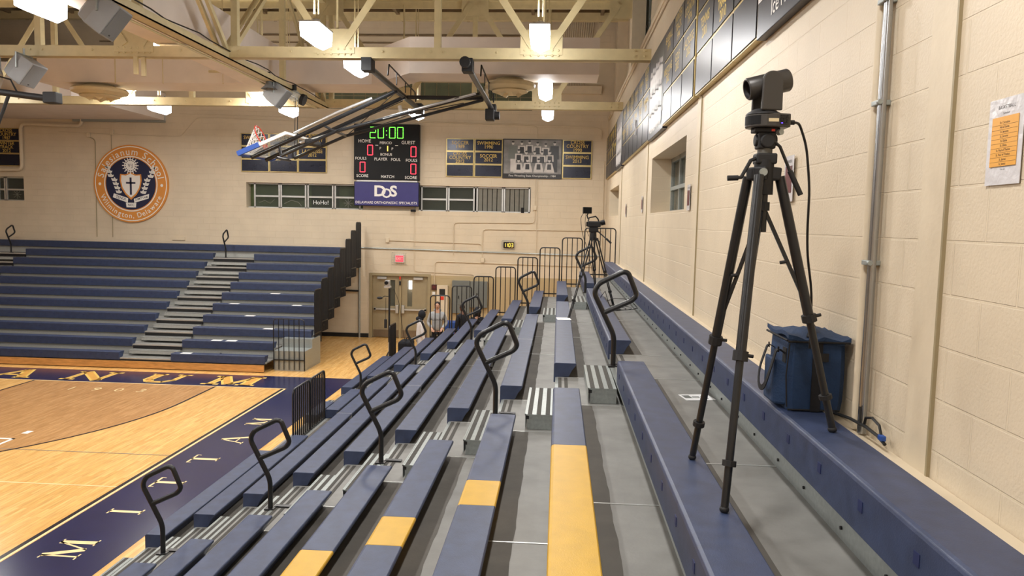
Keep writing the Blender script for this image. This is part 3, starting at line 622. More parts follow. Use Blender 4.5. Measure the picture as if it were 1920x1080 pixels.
# ================================================================== things on the far wall
def disc(mb, x, z, r0, r1, y, n=72, a0=0, a1=360):
    full = a1 - a0 >= 360; vs = []; fs = []
    for i in range(n + (0 if full else 1)):
        t = math.radians(a0 + (a1 - a0) * i / n); vs += [(x + math.cos(t) * r0, y, z + math.sin(t) * r0), (x + math.cos(t) * r1, y, z + math.sin(t) * r1)]
    m = n if full else n
    for i in range(m): j = (i + 1) % n if full else i + 1; fs.append((2 * i, 2 * i + 1, 2 * j + 1, 2 * j))
    mb.add(vs, fs)
def flat(mb, pts, y): mb.poly([(x, y, z) for x, z in pts])
CX, CZ = -14.99, 5.18
cr = thing('school_crest', 'round orange and navy school crest on the far wall above the stand', 'sign', (CX, YF - .05, CZ - 1.34))
MB().cyl((CX, YF, CZ), (CX, YF - .07, CZ), 1.35, n=72).build('backing_disc', 'orange', cr)
y = YF - .072
mb = MB(); disc(mb, CX, CZ, 1.27, 1.3, y); disc(mb, CX, CZ, .93, .965, y); mb.build('white_ring', 'whitet', cr)
mb = MB(); mb.cyl((CX, y + .004, CZ), (CX, y - .002, CZ), .9, n=64); mb.build('inner_disc', 'crestn', cr)
mb = MB()
def ringtext(mb, s, r, a_mid, step, size, flip=1, adv=None):
    tot = sum(adv); a = a_mid + flip * tot / 2 * step
    for ch, ad in zip(s, adv):
        a -= flip * ad / 2 * step; t = math.radians(a)
        if ch != ' ': tfar(mb, ch, CX + math.cos(t) * r, CZ + math.sin(t) * r, y - .004, size, .006, 1, t - PI / 2 if flip > 0 else t + PI / 2)
        a -= flip * ad / 2 * step
WID = {'S': 1, 'a': .9, 'l': .45, 'e': .9, 's': .8, 'i': .45, 'n': .95, 'u': .95, 'm': 1.4, ' ': .6, 'c': .85, 'h': .95, 'o': .95, 'W': 1.5, 'g': .95, 't': .6, ',': .4, 'D': 1.15, 'w': 1.3, 'r': .65}
s1, s2 = 'Salesianum School', 'Wilmington, Delaware'
ringtext(mb, s1, 1.1, 90, 11.2, .33, 1, [WID[c] for c in s1]); ringtext(mb, s2, 1.12, 270, 8.2, .25, -1, [WID[c] for c in s2])
mb.cyl((CX - 1.12, y - .003, CZ - .02), (CX - 1.12, y - .008, CZ - .02), .05); mb.cyl((CX + 1.12, y - .003, CZ - .04), (CX + 1.12, y - .008, CZ - .04), .05)
mb.build('lettering', 'whitet', cr)
def shield(k): return [(CX + a * k, CZ + .02 + b * k) for a, b in ((-.38, .32), (-.2, .3), (-.05, .36), (0, .4), (.05, .36), (.2, .3), (.38, .32), (.4, .1), (.34, -.18), (.2, -.4), (0, -.58), (-.2, -.4), (-.34, -.18), (-.4, .1))]
mb = MB(); flat(mb, shield(1.0), y - .004); mb.build('shield_border', 'orange', cr); mb = MB(); flat(mb, shield(.87), y - .006); mb.build('shield', 'whitet', cr)
mb = MB(); mb.box(CX - .035, CX + .035, y - .009, y - .007, CZ - .38, CZ + .22); mb.box(CX - .17, CX + .17, y - .009, y - .007, CZ + .0, CZ + .06); mb.build('cross', 'crestn', cr)
mb = MB(); disc(mb, CX, CZ + .63, 0, .17, y - .005, 24); disc(mb, CX, CZ + .63, .2, .225, y - .005, 24)
for i in range(16): t = 2 * PI * i / 16; mb.bar((CX + math.cos(t) * .17, y - .005, CZ + .63 + math.sin(t) * .17), (CX + math.cos(t) * .3, y - .005, CZ + .63 + math.sin(t) * .3), .03, .002, (0, 1, 0))
mb.build('sunburst', 'whitet', cr); mb = MB(); tfar(mb, 'V·J', CX, CZ + .63, y - .009, .16, .004); mb.build('monogram', 'crestn', cr)
mb = MB()
for sgn in (-1, 1):
    for i in range(7):
        bx = CX + sgn * (.42 + .05 * i + (.08 if i > 3 else 0)); bz = CZ - .34 + .14 * i
        for ang in (.6, 1.5, 2.4):
            ex, ez = bx + math.cos(ang) * .15 + sgn * .03, bz + math.sin(ang) * .15; mx_, mz_ = (bx + ex) / 2, (bz + ez) / 2; px, pz = -(ez - bz) * .3, (ex - bx) * .3
            flat(mb, [(bx, bz), (mx_ + px, mz_ + pz), (ex, ez), (mx_ - px, mz_ - pz)], y - .004)
mb.build('laurel_branch', 'whitet', cr)
mb = MB()
flat(mb, [(CX - .62, CZ - .34), (CX - .1, CZ - .5), (CX - .12, CZ - .66), (CX - .66, CZ - .48)], y - .01); flat(mb, [(CX + .66, CZ - .34), (CX + .1, CZ - .52), (CX + .12, CZ - .66), (CX + .64, CZ - .5)], y - .01)
flat(mb, [(CX - .19, CZ - .66), (CX + .19, CZ - .66), (CX + .17, CZ - .82), (CX - .17, CZ - .82)], y - .01); mb.build('ribbon', 'whitet', cr)
mb = MB(); tfar(mb, 'TENUI', CX - .37, CZ - .5, y - .013, .13, .004, 1, -.28); tfar(mb, 'DIMITTAM', CX + .38, CZ - .5, y - .013, .1, .004, 1, .24); tfar(mb, 'NEC', CX, CZ - .74, y - .013, .12, .004); mb.build('motto', 'crestn', cr)
# scoreboard
X0, X1, Z0, Z1 = -7.03, -4.78, 5.46, 7.34
sb = thing('scoreboard', 'black electronic scoreboard reading 20:00 on the far wall', 'scoreboard', (-5.9, YF - .1, Z0)); ys = YF - .2
MB().box(X0, X1, ys, YF, Z0, Z1).build('housing', 'sbk', sb, bevel=.015)
SEG = {'0': 'abcdef', '1': 'bc', '2': 'abged', '3': 'abgcd'}
def seg(mb, ch, x, z, w_, h, t, y):
    P = {'a': ((-w_, h), (w_, h)), 'g': ((-w_, 0), (w_, 0)), 'd': ((-w_, -h), (w_, -h)), 'f': ((-w_, h), (-w_, 0)), 'b': ((w_, h), (w_, 0)), 'e': ((-w_, 0), (-w_, -h)), 'c': ((w_, 0), (w_, -h))}
    for s in SEG[ch]:
        (a, b), (c, d) = P[s]
        for i in range(4):
            u0, u1 = (i + .12) / 4, (i + .88) / 4
            mb.bar((x + a + (c - a) * u0, y, z + b + (d - b) * u0), (x + a + (c - a) * u1, y, z + b + (d - b) * u1), t, .004, (0, 1, 0))
fx = lambda u: X0 + (X1 - X0) * (u - 150) / 740          # from left edge, as measured across the face
fz = lambda v: Z1 - (v - 75) / 630 * (Z1 - Z0)
mb = MB()
for ch, u in (('2', 365), ('0', 455), ('0', 585), ('0', 675)): seg(mb, ch, fx(u), fz(172), .095, .18, .027, ys - .004)
for dz in (.06, -.08): mb.box(fx(520) - .015, fx(520) + .015, ys - .006, ys - .002, fz(172) + dz - .015, fz(172) + dz + .015)
mb.build('clock_digit', 'ledg', sb)
mb = MB()
for u, v in ((335, 370), (825, 382), (250, 562), (825, 576)): seg(mb, '0', fx(u), fz(v), .085, .165, .027, ys - .004)
mb.build('score_digit', 'ledr', sb); mb = MB(); seg(mb, '1', fx(520), fz(350), .04, .09, .035, ys - .004); mb.build('period_digit', 'leda', sb)
mb = MB()
for s, u, v, sz in (('HOME', 272, 270, .14), ('GUEST', 765, 282, .14), ('PERIOD', 512, 288, .11), ('P', 450, 350, .11), ('P', 586, 354, .11), ('BONUS', 517, 418, .11), ('FOULS', 230, 465, .12), ('FOULS', 803, 480, .12), ('PLAYER', 456, 471, .12), ('FOUL', 626, 474, .12), ('SCORE', 248, 662, .12), ('SCORE', 798, 674, .12), ('MATCH', 534, 668, .12)):
    tfar(mb, s, fx(u), fz(v), ys - .003, sz * 1.12, .008)
for u in (410, 634): mb.box(fx(u) - .05, fx(u) + .05, ys - .004, ys - .002, fz(318), fz(318) + .02)
mb.build('lettering', 'whitet', sb)
MB().box(-6.95, -4.85, YF - .14, YF - .02, 5.39, 5.47).build('mounting_rail', 'alu', sb)
sg = thing('sponsor_sign', 'blue sponsor sign with interlocked white letters, right under the scoreboard', 'sign', (-5.91, YF - .1, 4.59))
MB().box(-7.01, -4.8, YF - .18, YF - .02, 4.59, 5.385).build('panel', 'sign', sg, bevel=.01); MB().box(-7.03, -4.78, YF - .16, YF, 4.575, 5.4).build('edge_frame', 'sbk', sg)
mb = MB(); yy = YF - .184
tfar(mb, 'D', -6.13, 5.07, yy, .5, .03, 1.15); tfar(mb, 'O', -5.9, 5.0, yy - .002, .44, .02, 1.0); tfar(mb, 'S', -5.66, 5.07, yy - .004, .5, .03, 1.1); mb.build('monogram', 'whitet', sg)
mb = MB(); tfar(mb, 'DELAWARE ORTHOPAEDIC SPECIALISTS', -5.91, 4.69, yy, .118, .004, 1.0); mb.build('lettering', 'whitet', sg)
# championship plaques
def plaque_far(label, x0, x1, z0, z1, texts, group=None):
    t = thing('championship_board', label, 'plaque', ((x0 + x1) / 2, YF - .03, z0), group); n = len(texts); h = (z1 - z0) / n
    MB().box(x0, x1, YF - .05, YF, z0, z1).build('backing', 'brass', t, bevel=.006)
    for i, s in enumerate(texts):
        a, b = z1 - (i + 1) * h, z1 - i * h
        np_ = MB().box(x0 + .035, x1 - .035, YF - .062, YF - .045, a + .03, b - .03).build('name_plate', 'board', t)
        if s:
            mb = MB(); L = s.split('|'); sz = .15
            for j, q in enumerate(L): tfar(mb, q, (x0 + x1) / 2, (a + b) / 2 + (len(L) - 1) * .064 - j * .128, YF - .064, sz * 1.08, .008, .95)
            mb.build('lettering', 'goldt', np_)
    return t
for x0, x1, tx, lb in ((-11.04, -10.04, ['SWIMMING|1990', '', ''], 'leftmost of the three behind the raised hoop, half hidden by its net'), (-10.03, -9.03, ['CROSS|COUNTRY|1993', 'SOCCER|2012', ''], 'middle of the three behind the raised hoop, above the left window'), (-9.02, -8.02, ['CROSS|COUNTRY|1993', 'LACROSSE|2012', ''], 'rightmost of the three behind the raised hoop, reading LACROSSE 2012')):
    plaque_far('navy championship board, ' + lb, x0, x1, 5.67, 6.99, tx, 'championship boards left of the scoreboard')
for x0, x1, tx, lb in ((-3.89, -2.93, ['SOCCER|1989', 'CROSS|COUNTRY|2012', ''], 'starting with SOCCER 1989, right of the scoreboard'), (-2.92, -1.96, ['SWIMMING|1990', 'SOCCER|2012', ''], 'starting with SWIMMING 1990, left of the team photo'), (.06, 1.05, ['CROSS|COUNTRY|1990', 'SWIMMING|2013', ''], 'starting with CROSS COUNTRY 1990, in the room corner')):
    plaque_far('navy and gold championship board ' + lb, x0, x1, 5.62, 6.91, tx, 'championship boards right of the scoreboard')
plaque_far('navy and gold championship board with CROSS COUNTRY 1987, at the left edge', -20.0, -19.0, 5.72, 7.05, ['CROSS|COUNTRY|1987', 'WINTER|TRACK|2012', ''])
# team photograph
t = thing('team_photograph', 'black and white wrestling team photograph among the boards of the far wall', 'photograph', (-.95, YF - .03, 5.6))
MB().box(-1.95, .05, YF - .055, YF, 5.6, 6.92).build('panel', 'pk', t); MB().box(-1.92, .02, YF - .06, YF - .05, 5.76, 6.89).build('print', 'pg', t)
pw, pk, pf = MB(), MB(), MB(); yy = YF - .063
px = lambda u: -1.92 + (u - 760) / 632 * 1.94
pz = lambda v: 6.89 - (v - 140) / 388 * 1.13
def oval(mb, x, z, rx, rz, y): flat(mb, [(x + rx * math.cos(i * PI / 6), z + rz * math.sin(i * PI / 6)) for i in range(12)], y)
for u, v, suit in ((860, 180, 1), (957, 180, 0), (1042, 170, 0), (1130, 185, 0), (1220, 200, 0), (1317, 180, 2), (925, 272, 0), (1008, 288, 0), (1100, 288, 0), (1180, 288, 0), (1267, 283, 0), (925, 380, 3), (1022, 375, 3), (1145, 375, 3), (1262, 375, 3)):
    x, z = px(u), pz(v); q = yy - .001 * (v / 40)
    oval(pw, x, z, .045, .06, q); oval(pk, x, z + .045, .045, .03, q - .0008)
    if suit == 0: flat(pw, [(x - .12, z - .08), (x + .12, z - .08), (x + .13, z - .3), (x - .13, z - .3)], q); flat(pk, [(x - .07, z - .12), (x + .07, z - .12), (x + .08, z - .34), (x - .08, z - .34)], q - .0008)
    elif suit == 3: flat(pw, [(x - .1, z - .08), (x + .1, z - .08), (x + .18, z - .4), (x - .18, z - .4)], q); flat(pk, [(x - .06, z - .12), (x + .06, z - .12), (x + .07, z - .3), (x - .07, z - .3)], q - .0008)
    else: flat(pw if suit == 1 else pk, [(x - .08, z - .5), (x + .1, z - .5), (x + .1, z - .95), (x - .08, z - .95)], q); flat(pk if suit == 2 else pf, [(x - .14, z - .08), (x + .14, z - .08), (x + .15, z - .52), (x - .15, z - .52)], q - .0008)
pw.build('figures_light', 'pw', t); pk.build('figures_dark', 'pk', t); pf.build('figure_jacket', 'panelg', t)
mb = MB(); tfar(mb, 'First Wrestling State Championship - 1984', -.95, 5.69, YF - .06, .092, .002); mb.build('caption', 'whitet', t)
# small fittings
t = thing('exit_sign', 'red EXIT sign in a wire cage above the double doors', 'sign', (-5.46, YF - .05, 2.58))
MB().box(-5.62, -5.29, YF - .1, YF, 2.64, 2.93).build('housing', 'white', t, bevel=.02); MB().box(-5.59, -5.32, YF - .106, YF - .1, 2.68, 2.89).build('face', 'exit', t)
mb = MB(); tfar(mb, 'EXIT', -5.455, 2.785, YF - .109, .14, .004, .85); mb.build('lettering', 'whitet', t)
mb = MB()
for i in range(8): x = -5.7 + i * .068; mb.cyl((x, YF - .16, 2.57), (x, YF - .16, 3.0), .004, n=5)
for i in range(6): z = 2.58 + i * .082; mb.cyl((-5.7, YF - .16, z), (-5.22, YF - .16, z), .004, n=5)
for x in (-5.7, -5.22):
    for z in (2.58, 2.99): mb.cyl((x, YF - .16, z), (x, YF, z), .005, n=5)
mb.build('wire_cage', 'galv', t)
t = thing('wall_clock', 'small digital clock showing 11:03 on the far wall', 'clock', (-1.7, YF - .05, 3.2))
MB().box(-1.87, -1.52, YF - .08, YF, 3.24, 3.44).build('housing', 'sbk', t); mb = MB()
for ch, x in (('1', -1.83), ('1', -1.765), ('0', -1.665), ('3', -1.575)): seg(mb, ch, x, 3.34, .026, .06, .016, YF - .084)
mb.box(-1.722, -1.714, YF - .086, YF - .08, 3.36, 3.37); mb.box(-1.722, -1.714, YF - .086, YF - .08, 3.31, 3.32); mb.build('digits', 'leda', t)
mb = MB()
for a, b in (((-1.92, 3.2), (-1.48, 3.2)), ((-1.92, 3.48), (-1.48, 3.48)), ((-1.92, 3.2), (-1.92, 3.48)), ((-1.48, 3.2), (-1.48, 3.48))): mb.cyl((a[0], YF - .11, a[1]), (b[0], YF - .11, b[1]), .008, n=5)
for x in (-1.92, -1.48): mb.cyl((x, YF - .11, 3.34), (x, YF, 3.34), .006, n=5)
mb.build('cage', 'galv', t)
for x0, x1, z0, z1, lb in ((-3.61, -3.0, .95, 2.08, 'tall grey electrical panel left of its neighbour, right of the cream cabinet'), (-2.98, -2.39, 1.16, 2.07, 'shorter grey electrical panel, right one of the pair')):
    t = thing('electrical_panel', lb, 'panel', ((x0 + x1) / 2, YF - .05, z0), 'electrical panels'); MB().box(x0, x1, YF - .14, YF, z0, z1).build('case', 'panelg', t, bevel=.01)
    MB().box(x0 + .2, x1 - .15, YF - .15, YF - .13, z0 + .3, z1 - .18).build('door', 'panelg', t, bevel=.008); MB().box(x0 + .22, x0 + .25, YF - .17, YF - .15, (z0 + z1) / 2 - .05, (z0 + z1) / 2 + .05).build('latch', 'blackm', t)
t = thing('equipment_cabinet', 'narrow cream extinguisher cabinet with a small dark window and red label', 'cabinet', (-3.96, YF - .05, .7))
MB().box(-4.14, -3.76, YF - .12, YF, .7, 1.9).build('body', 'paint', t, bevel=.01); MB().box(-4.05, -3.85, YF - .126, YF - .12, 1.56, 1.78).build('pane', 'darkroom', t); MB().box(-4.02, -3.89, YF - .126, YF - .12, 1.4, 1.52).build('label_plate', 'red', t); MB().cyl((-4.07, YF - .14, 1.25), (-4.07, YF - .12, 1.25), .02).build('knob', 'alu', t)
t = thing('fire_alarm', 'dark red fire alarm box beside the double doors', 'alarm', (-4.24, YF - .04, 1.73)); MB().box(-4.33, -4.15, YF - .08, YF, 1.73, 1.92).build('case', 'fire', t, bevel=.01); MB().box(-4.29, -4.2, YF - .085, YF - .08, 1.8, 1.87).build('face', 'maroon', t)
tag(MB().box(-4.31, -4.21, YF - .03, YF, 1.52, 1.67).build('wall_switch', 'white', bevel=.005), 'white switch plate under the fire alarm box', 'switch')
t = thing('ball_camera', 'small dark floodlight on a bracket below the sponsor sign', 'lamp', (-4.97, YF - .12, 4.4)); MB().box(-5.06, -4.9, YF - .2, YF - .08, 4.4, 4.48).build('head', 'sbk', t, bevel=.01); MB().cyl((-4.93, YF, 4.58), (-4.97, YF - .14, 4.46), .012).build('arm', 'galv', t)
tag(MB().box(-1.3, -1.2, YF - .02, YF + .1, 4.44, 4.62).build('phone_box', 'sbk', bevel=.01), 'small black device standing on the right window sill', 'device')
tag(MB().box(-13.55, -13.1, YF - .04, YF, 3.24, 3.36).build('wall_outlet', 'paint', bevel=.01), 'cream outlet strip just above the far stand, right below the crest', 'outlet')
def conduit(label, pts, r=.014, m='paint', group=None, boxes=(), rad=.15, ends=()):
    t = thing('conduit', label, 'conduit', pts[0], group); MB().tube(rounded(pts, rad, 5), r, 7).build('pipe', m, t, smooth=True)
    for (x, y, z) in boxes: MB().box(x - .06, x + .06, y - .04, y + .03, z - .08, z + .08).build('junction_box', m, t, bevel=.01)
    return t
c = YF - .03
conduit('long grey conduit running level across the far wall above the exit sign', [(-6.9, c, 3.13), (1.5, c, 3.03)], .024, 'galv')
conduit('cream conduit looping left and down from the right window', [(-.83, c, 5.6), (-.83, c, 4.1), (-3.6, c, 4.07), (-3.6, c, 2.95)], boxes=[(-.83, c, 4.62)])
conduit('cream conduit from a box left of the exit sign to a box near the clock', [(-5.89, c, 3.41), (-2.6, c, 3.36), (-2.6, c, 2.84)], boxes=[(-5.89, c, 3.41), (-2.58, c, 2.8)])
conduit('cream conduit rising from the fire alarm and turning right', [(-4.24, c, 1.9), (-4.24, c, 2.72), (1.2, c, 2.66)])
conduit('thin cream conduit from the floodlight down and over to the grey panels', [(-4.96, c, 4.38), (-4.96, c, 2.36), (-2.85, c, 2.3), (-2.85, c, 2.08)], .01)
conduit('cream conduit curving over the clock to the corner', [(-2.6, c, 2.9), (-2.6, c, 3.86), (1.5, c, 3.88)])
conduit('cream vertical conduit from the right window past the clock', [(-.76, c, 5.62), (-.76, c, 2.3)], .012)
conduit('thin cream conduit above the scoreboard along the far wall', [(-17.6, c, 6.95), (-13.2, c, 6.83), (-12.6, c, 7.5), (-7.5, c, 7.4), (-4.6, c, 7.42), (-.8, c, 7.35), (-.8, c, 6.95)], .012, boxes=[(-16.5, c, 6.85), (-15.65, c, 6.95)])
conduit('cream conduit high above the raised hoop', [(-13.2, c, 7.62), (-7.2, c, 7.52), (1.1, c, 7.35), (1.35, c, 7.3), (1.35, c, 6.95)], .012)
conduit('thin dark conduit dropping beside the crest to the stand, outer one', [(-16.5, c, 6.78), (-16.27, c, 6.7), (-16.3, c, 3.3)], .012, 'beige2')
conduit('thin dark conduit dropping behind the crest to the stand', [(-15.68, c, 6.9), (-15.72, c, 3.3)], .01, 'beige2')
conduit('fat cream pipe framing the left board and turning up to the ceiling duct', [(-20, YF - .1, 5.58), (-18.93, YF - .1, 5.6), (-18.93, YF - .1, 7.2), (-16.7, YF - .1, 7.15), (-16.7, YF - .1, 7.6)], .06, rad=.2)
conduit('grey steel pole down the far wall left of the double doors', [(-6.86, YF - .05, 3.1), (-6.86, YF - .05, 0)], .035, 'galv')
conduit('cream conduit pair in the far room corner', [(1.47, c, 6.2), (1.47, c, 1.5)], .016)
tag(MB().box(-7.35, -6.9, YF - .06, YF - .02, 1.6, 1.66).build('wall_bracket', 'blackm'), 'black bracket on the wall behind the right end of the far stand', 'bracket')
t = thing('conduit_bundle', 'wide bundle of cream pipes climbing the far wall to the ceiling', 'conduit', (.4, YF - .06, 8.5))
for i in range(15):
    x = -.02 + i * .056; MB().tube([(x, YF - .06, 8.6), (x, YF - .06, 9.2), (x + .012 * (i - 2), YF - .06, 10.0), (x + .02 * (i - 2), YF - .06, 11)], .017, 6).build('pipe', 'paint', t)
MB().box(-.5, 1.3, YF - .16, YF, 8.42, 8.68).build('wireway', 'paint', t)
conduit('thick cream duct pipe left of the pipe bundle', [(-.75, YF - .1, 8.9), (-.75, YF - .1, 11)], .09)
for i, z in enumerate((9.75, 10.05, 10.3)): conduit('long cream pipe high on the far wall, %s from the ceiling' % ('third', 'second', 'first')[i], [(-16, YF - .04, z), (-.9, YF - .04, z)], .03 if i != 1 else .02, 'roof')
# ================================================================== things on the right wall
NAMES = [['WINTER|TRACK|2005', 'SWIMMING|2000'], ['SWIMMING|1995', 'WINTER|TRACK|2010'], ['SWIMMING|1985', 'TENNIS|2001'], ['CROSS|COUNTRY|1974', 'LACROSSE|2005'], ['WINTER|TRACK|1994', 'GOLF|2003'], ['BASEBALL|1974', 'WRESTLING|2002']]
def plaque_right(label, y0, y1, texts, group, dx=0):
    z0, z1 = 5.58, 6.93; t = thing('championship_board', label, 'plaque', (XW - .04, (y0 + y1) / 2, z0), group); h = (z1 - z0) / 3
    MB().box(XW - .06 - dx, XW, y0 + .004, y1 - .004, z0, z1).build('backing', 'brass', t, bevel=.004)
    for i, s in enumerate(texts):
        a, b = z1 - (i + 1) * h, z1 - i * h
        np_ = MB().box(XW - .07 - dx, XW - .05 - dx, y0 + .022, y1 - .022, a + .018, b - .018).build('name_plate', 'boardm', t)
        if s:
            mb = MB(); L = s.split('|')
            for j, q in enumerate(L): tside(mb, q, (y0 + y1) / 2, (a + b) / 2 + (len(L) - 1) * .0625 - j * .125, XW - .0715 - dx, .15, .008, .95)
            mb.build('lettering', 'goldt', np_)
spans = [(6.06, 6.9), (6.9, 7.8), (7.8, 8.7), (8.76, 9.6), (9.6, 10.45), (10.45, 11.3)] + [(13.2 + i * .9, 14.1 + i * .9) for i in range(6)] + [(20.6 + i * .85, 21.45 + i * .85) for i in range(5)]
for i, (a, b) in enumerate(spans):
    tx = NAMES[i % 6] + ['']
    wh = ('%s one beyond the ice hockey photo' % ORD[i].replace('top', 'first')) if i < 6 else ('%s one beyond the dark team photo' % ORD[i - 6].replace('top', 'first')) if i < 12 else ('%s one beyond the farthest photo' % ORD[i - 12].replace('top', 'first'))
    plaque_right('gold-lettered navy board column on the right wall, ' + wh, a, b, tx, 'boards on the right wall', .012 if i in (3, 4, 5) else 0)
def photo_right(label, y0, y1, cap, main, fig, z0=5.56):
    t = thing('team_photograph', label, 'photograph', (XW - .04, (y0 + y1) / 2, z0), None)
    MB().box(XW - .07, XW, y0 + .01, y1 - .01, z0, 6.94).build('panel', 'boardm', t, bevel=.006); MB().box(XW - .074, XW - .06, y0 + .03, y1 - .03, z0 + .27, 6.92).build('print', main, t)
    mb, m2 = MB(), MB()
    for r in range(2 if fig else 3):
        for i in range(11):
            yy = y0 + .25 + i * (y1 - y0 - .5) / 10; zz = (6.45 if fig else 6.6) - r * .32 + .02 * ((i * 7) % 3)
            for q, m_, s in (((0, 0), mb if not fig else m2, 1), ((0, -.17), m2 if fig else mb, 1)):
                rx, rz = (.045, .06) if q[1] == 0 else (.08, .15); m_.poly([(XW - .0765 - .0004 * r, yy + rx * math.cos(k * PI / 5), zz + q[1] + rz * math.sin(k * PI / 5)) for k in range(10)])
    if mb.v: mb.build('figures_light', 'pw', t)
    if m2.v: m2.build('figures_dark', 'pk', t)
    mb = MB(); tside(mb, cap, (y0 + y1) / 2 + .0, z0 + .14, XW - .073, .17, .004); mb.build('caption', 'whitet', t)
photo_right('pale ice hockey team photo captioned 2010, nearest high on the right wall', 4.0, 6.05, 'Ice Hockey - 2010', 'pw', 1)
photo_right('dark team photo captioned 1981, between navy boards on the right wall', 11.32, 13.18, 'Lacrosse - 1981', 'pk', 0)
photo_right('farthest brown team photo high on the right wall near the corner', 18.65, 20.55, 'Track - 1985', 'pg', 0)
tag(MB().tube([(XW - .09, 15.2, 6.2), (XW - .1, 15.22, 6.1), (XW - .09, 15.15, 6.0), (XW - .1, 15.18, 5.9)], .02, 5).build('paper_streamer', 'paper'), 'crumpled white paper strip caught on the far boards of the right wall', 'paper')
# steel conduit and cream pipe up the right wall
t = thing('conduit', 'shiny steel conduit with a cream pipe beside it, up the right wall behind the bag', 'conduit', (XW - .03, 3.76, 3.1))
MB().cyl((XW - .035, 3.73, 3.1), (XW - .035, 3.73, 7.6), .021, n=14).build('steel_pipe', 'steel', t, smooth=True); MB().cyl((XW - .03, 3.815, 3.1), (XW - .03, 3.815, 7.6), .024, n=14).build('cream_pipe', 'paint', t, smooth=True)
for z in (3.95, 4.72, 5.2): MB().box(XW - .066, XW, 3.715, 3.785, z - .012, z + .012).build('clamp', 'galv', t, bevel=.004); MB().cyl((XW - .06, 3.71, z), (XW - .06, 3.69, z), .012).build('bolt', 'galv', t)
t = thing('schedule_poster', 'laminated white sheet with an orange table, taped near the right edge', 'poster', (XW - .004, 2.76, 4.28))
def sheet(t, y0, y1, z0, z1, m, x, name): MB().box(x - .0015, x, y0, y1, z0, z1).build(name, m, t)
sheet(t, 2.655, 2.862, 4.28, 4.585, 'laminate', XW - .006, 'sheet'); sheet(t, 2.68, 2.836, 4.345, 4.52, 'paperor', XW - .0085, 'table')
mb = MB(); RWS = ['St. Cornelius', 'All of Saints', 'St. Jerome', 'St. Jerome', 'St. Elisha', 'St. Elisha', 'St. Paul of Thebes', 'St. Paul of Thebes', 'St. James', 'St. James']
for i, s in enumerate(RWS):
    z = 4.502 - i * .0162; tside(mb, s, 2.758, z - .003, XW - .0105, .0115, .0006); mb.box(XW - .0105, XW - .01, 2.682, 2.834, z - .0115, z - .0109)
tside(mb, 'BASKETBALL', 2.757, 4.553, XW - .008, .018, .001); tside(mb, 'Schedule', 2.757, 4.532, XW - .008, .011, .0005); tside(mb, 'Gym use', 2.757, 4.335, XW - .008, .008, .0003); mb.build('print', 'ink', t)
for y0, y1, z0, lb in ((5.1, 5.3, 4.29, 'white notice with a maroon block, taped behind the tripod'), (9.03, 9.23, 4.3, 'white notice with a maroon block, beside the wall window'), (14.1, 14.3, 4.35, 'narrow maroon notice beyond the wall window'), (17.5, 17.7, 4.3, 'small maroon notice far along the right wall')):
    t = thing('notice', lb, 'poster', (XW - .004, (y0 + y1) / 2, z0), 'notices on the right wall'); sheet(t, y0, y1, z0, z0 + .31, 'laminate', XW - .017, 'sheet'); sheet(t, y0 + .03, y1 - .03, z0 + .06, z0 + .24, 'maroon', XW - .0195, 'picture')
    mb = MB(); tside(mb, 'WINTER', (y0 + y1) / 2, z0 + .27, XW - .0195, .03, .001); mb.build('print', 'ink', t)
conduit('thin cream conduit along the ledge above the right wall boards', [(XW - .03, 6, 7.5), (XW - .03, 24.8, 7.5)], .016)
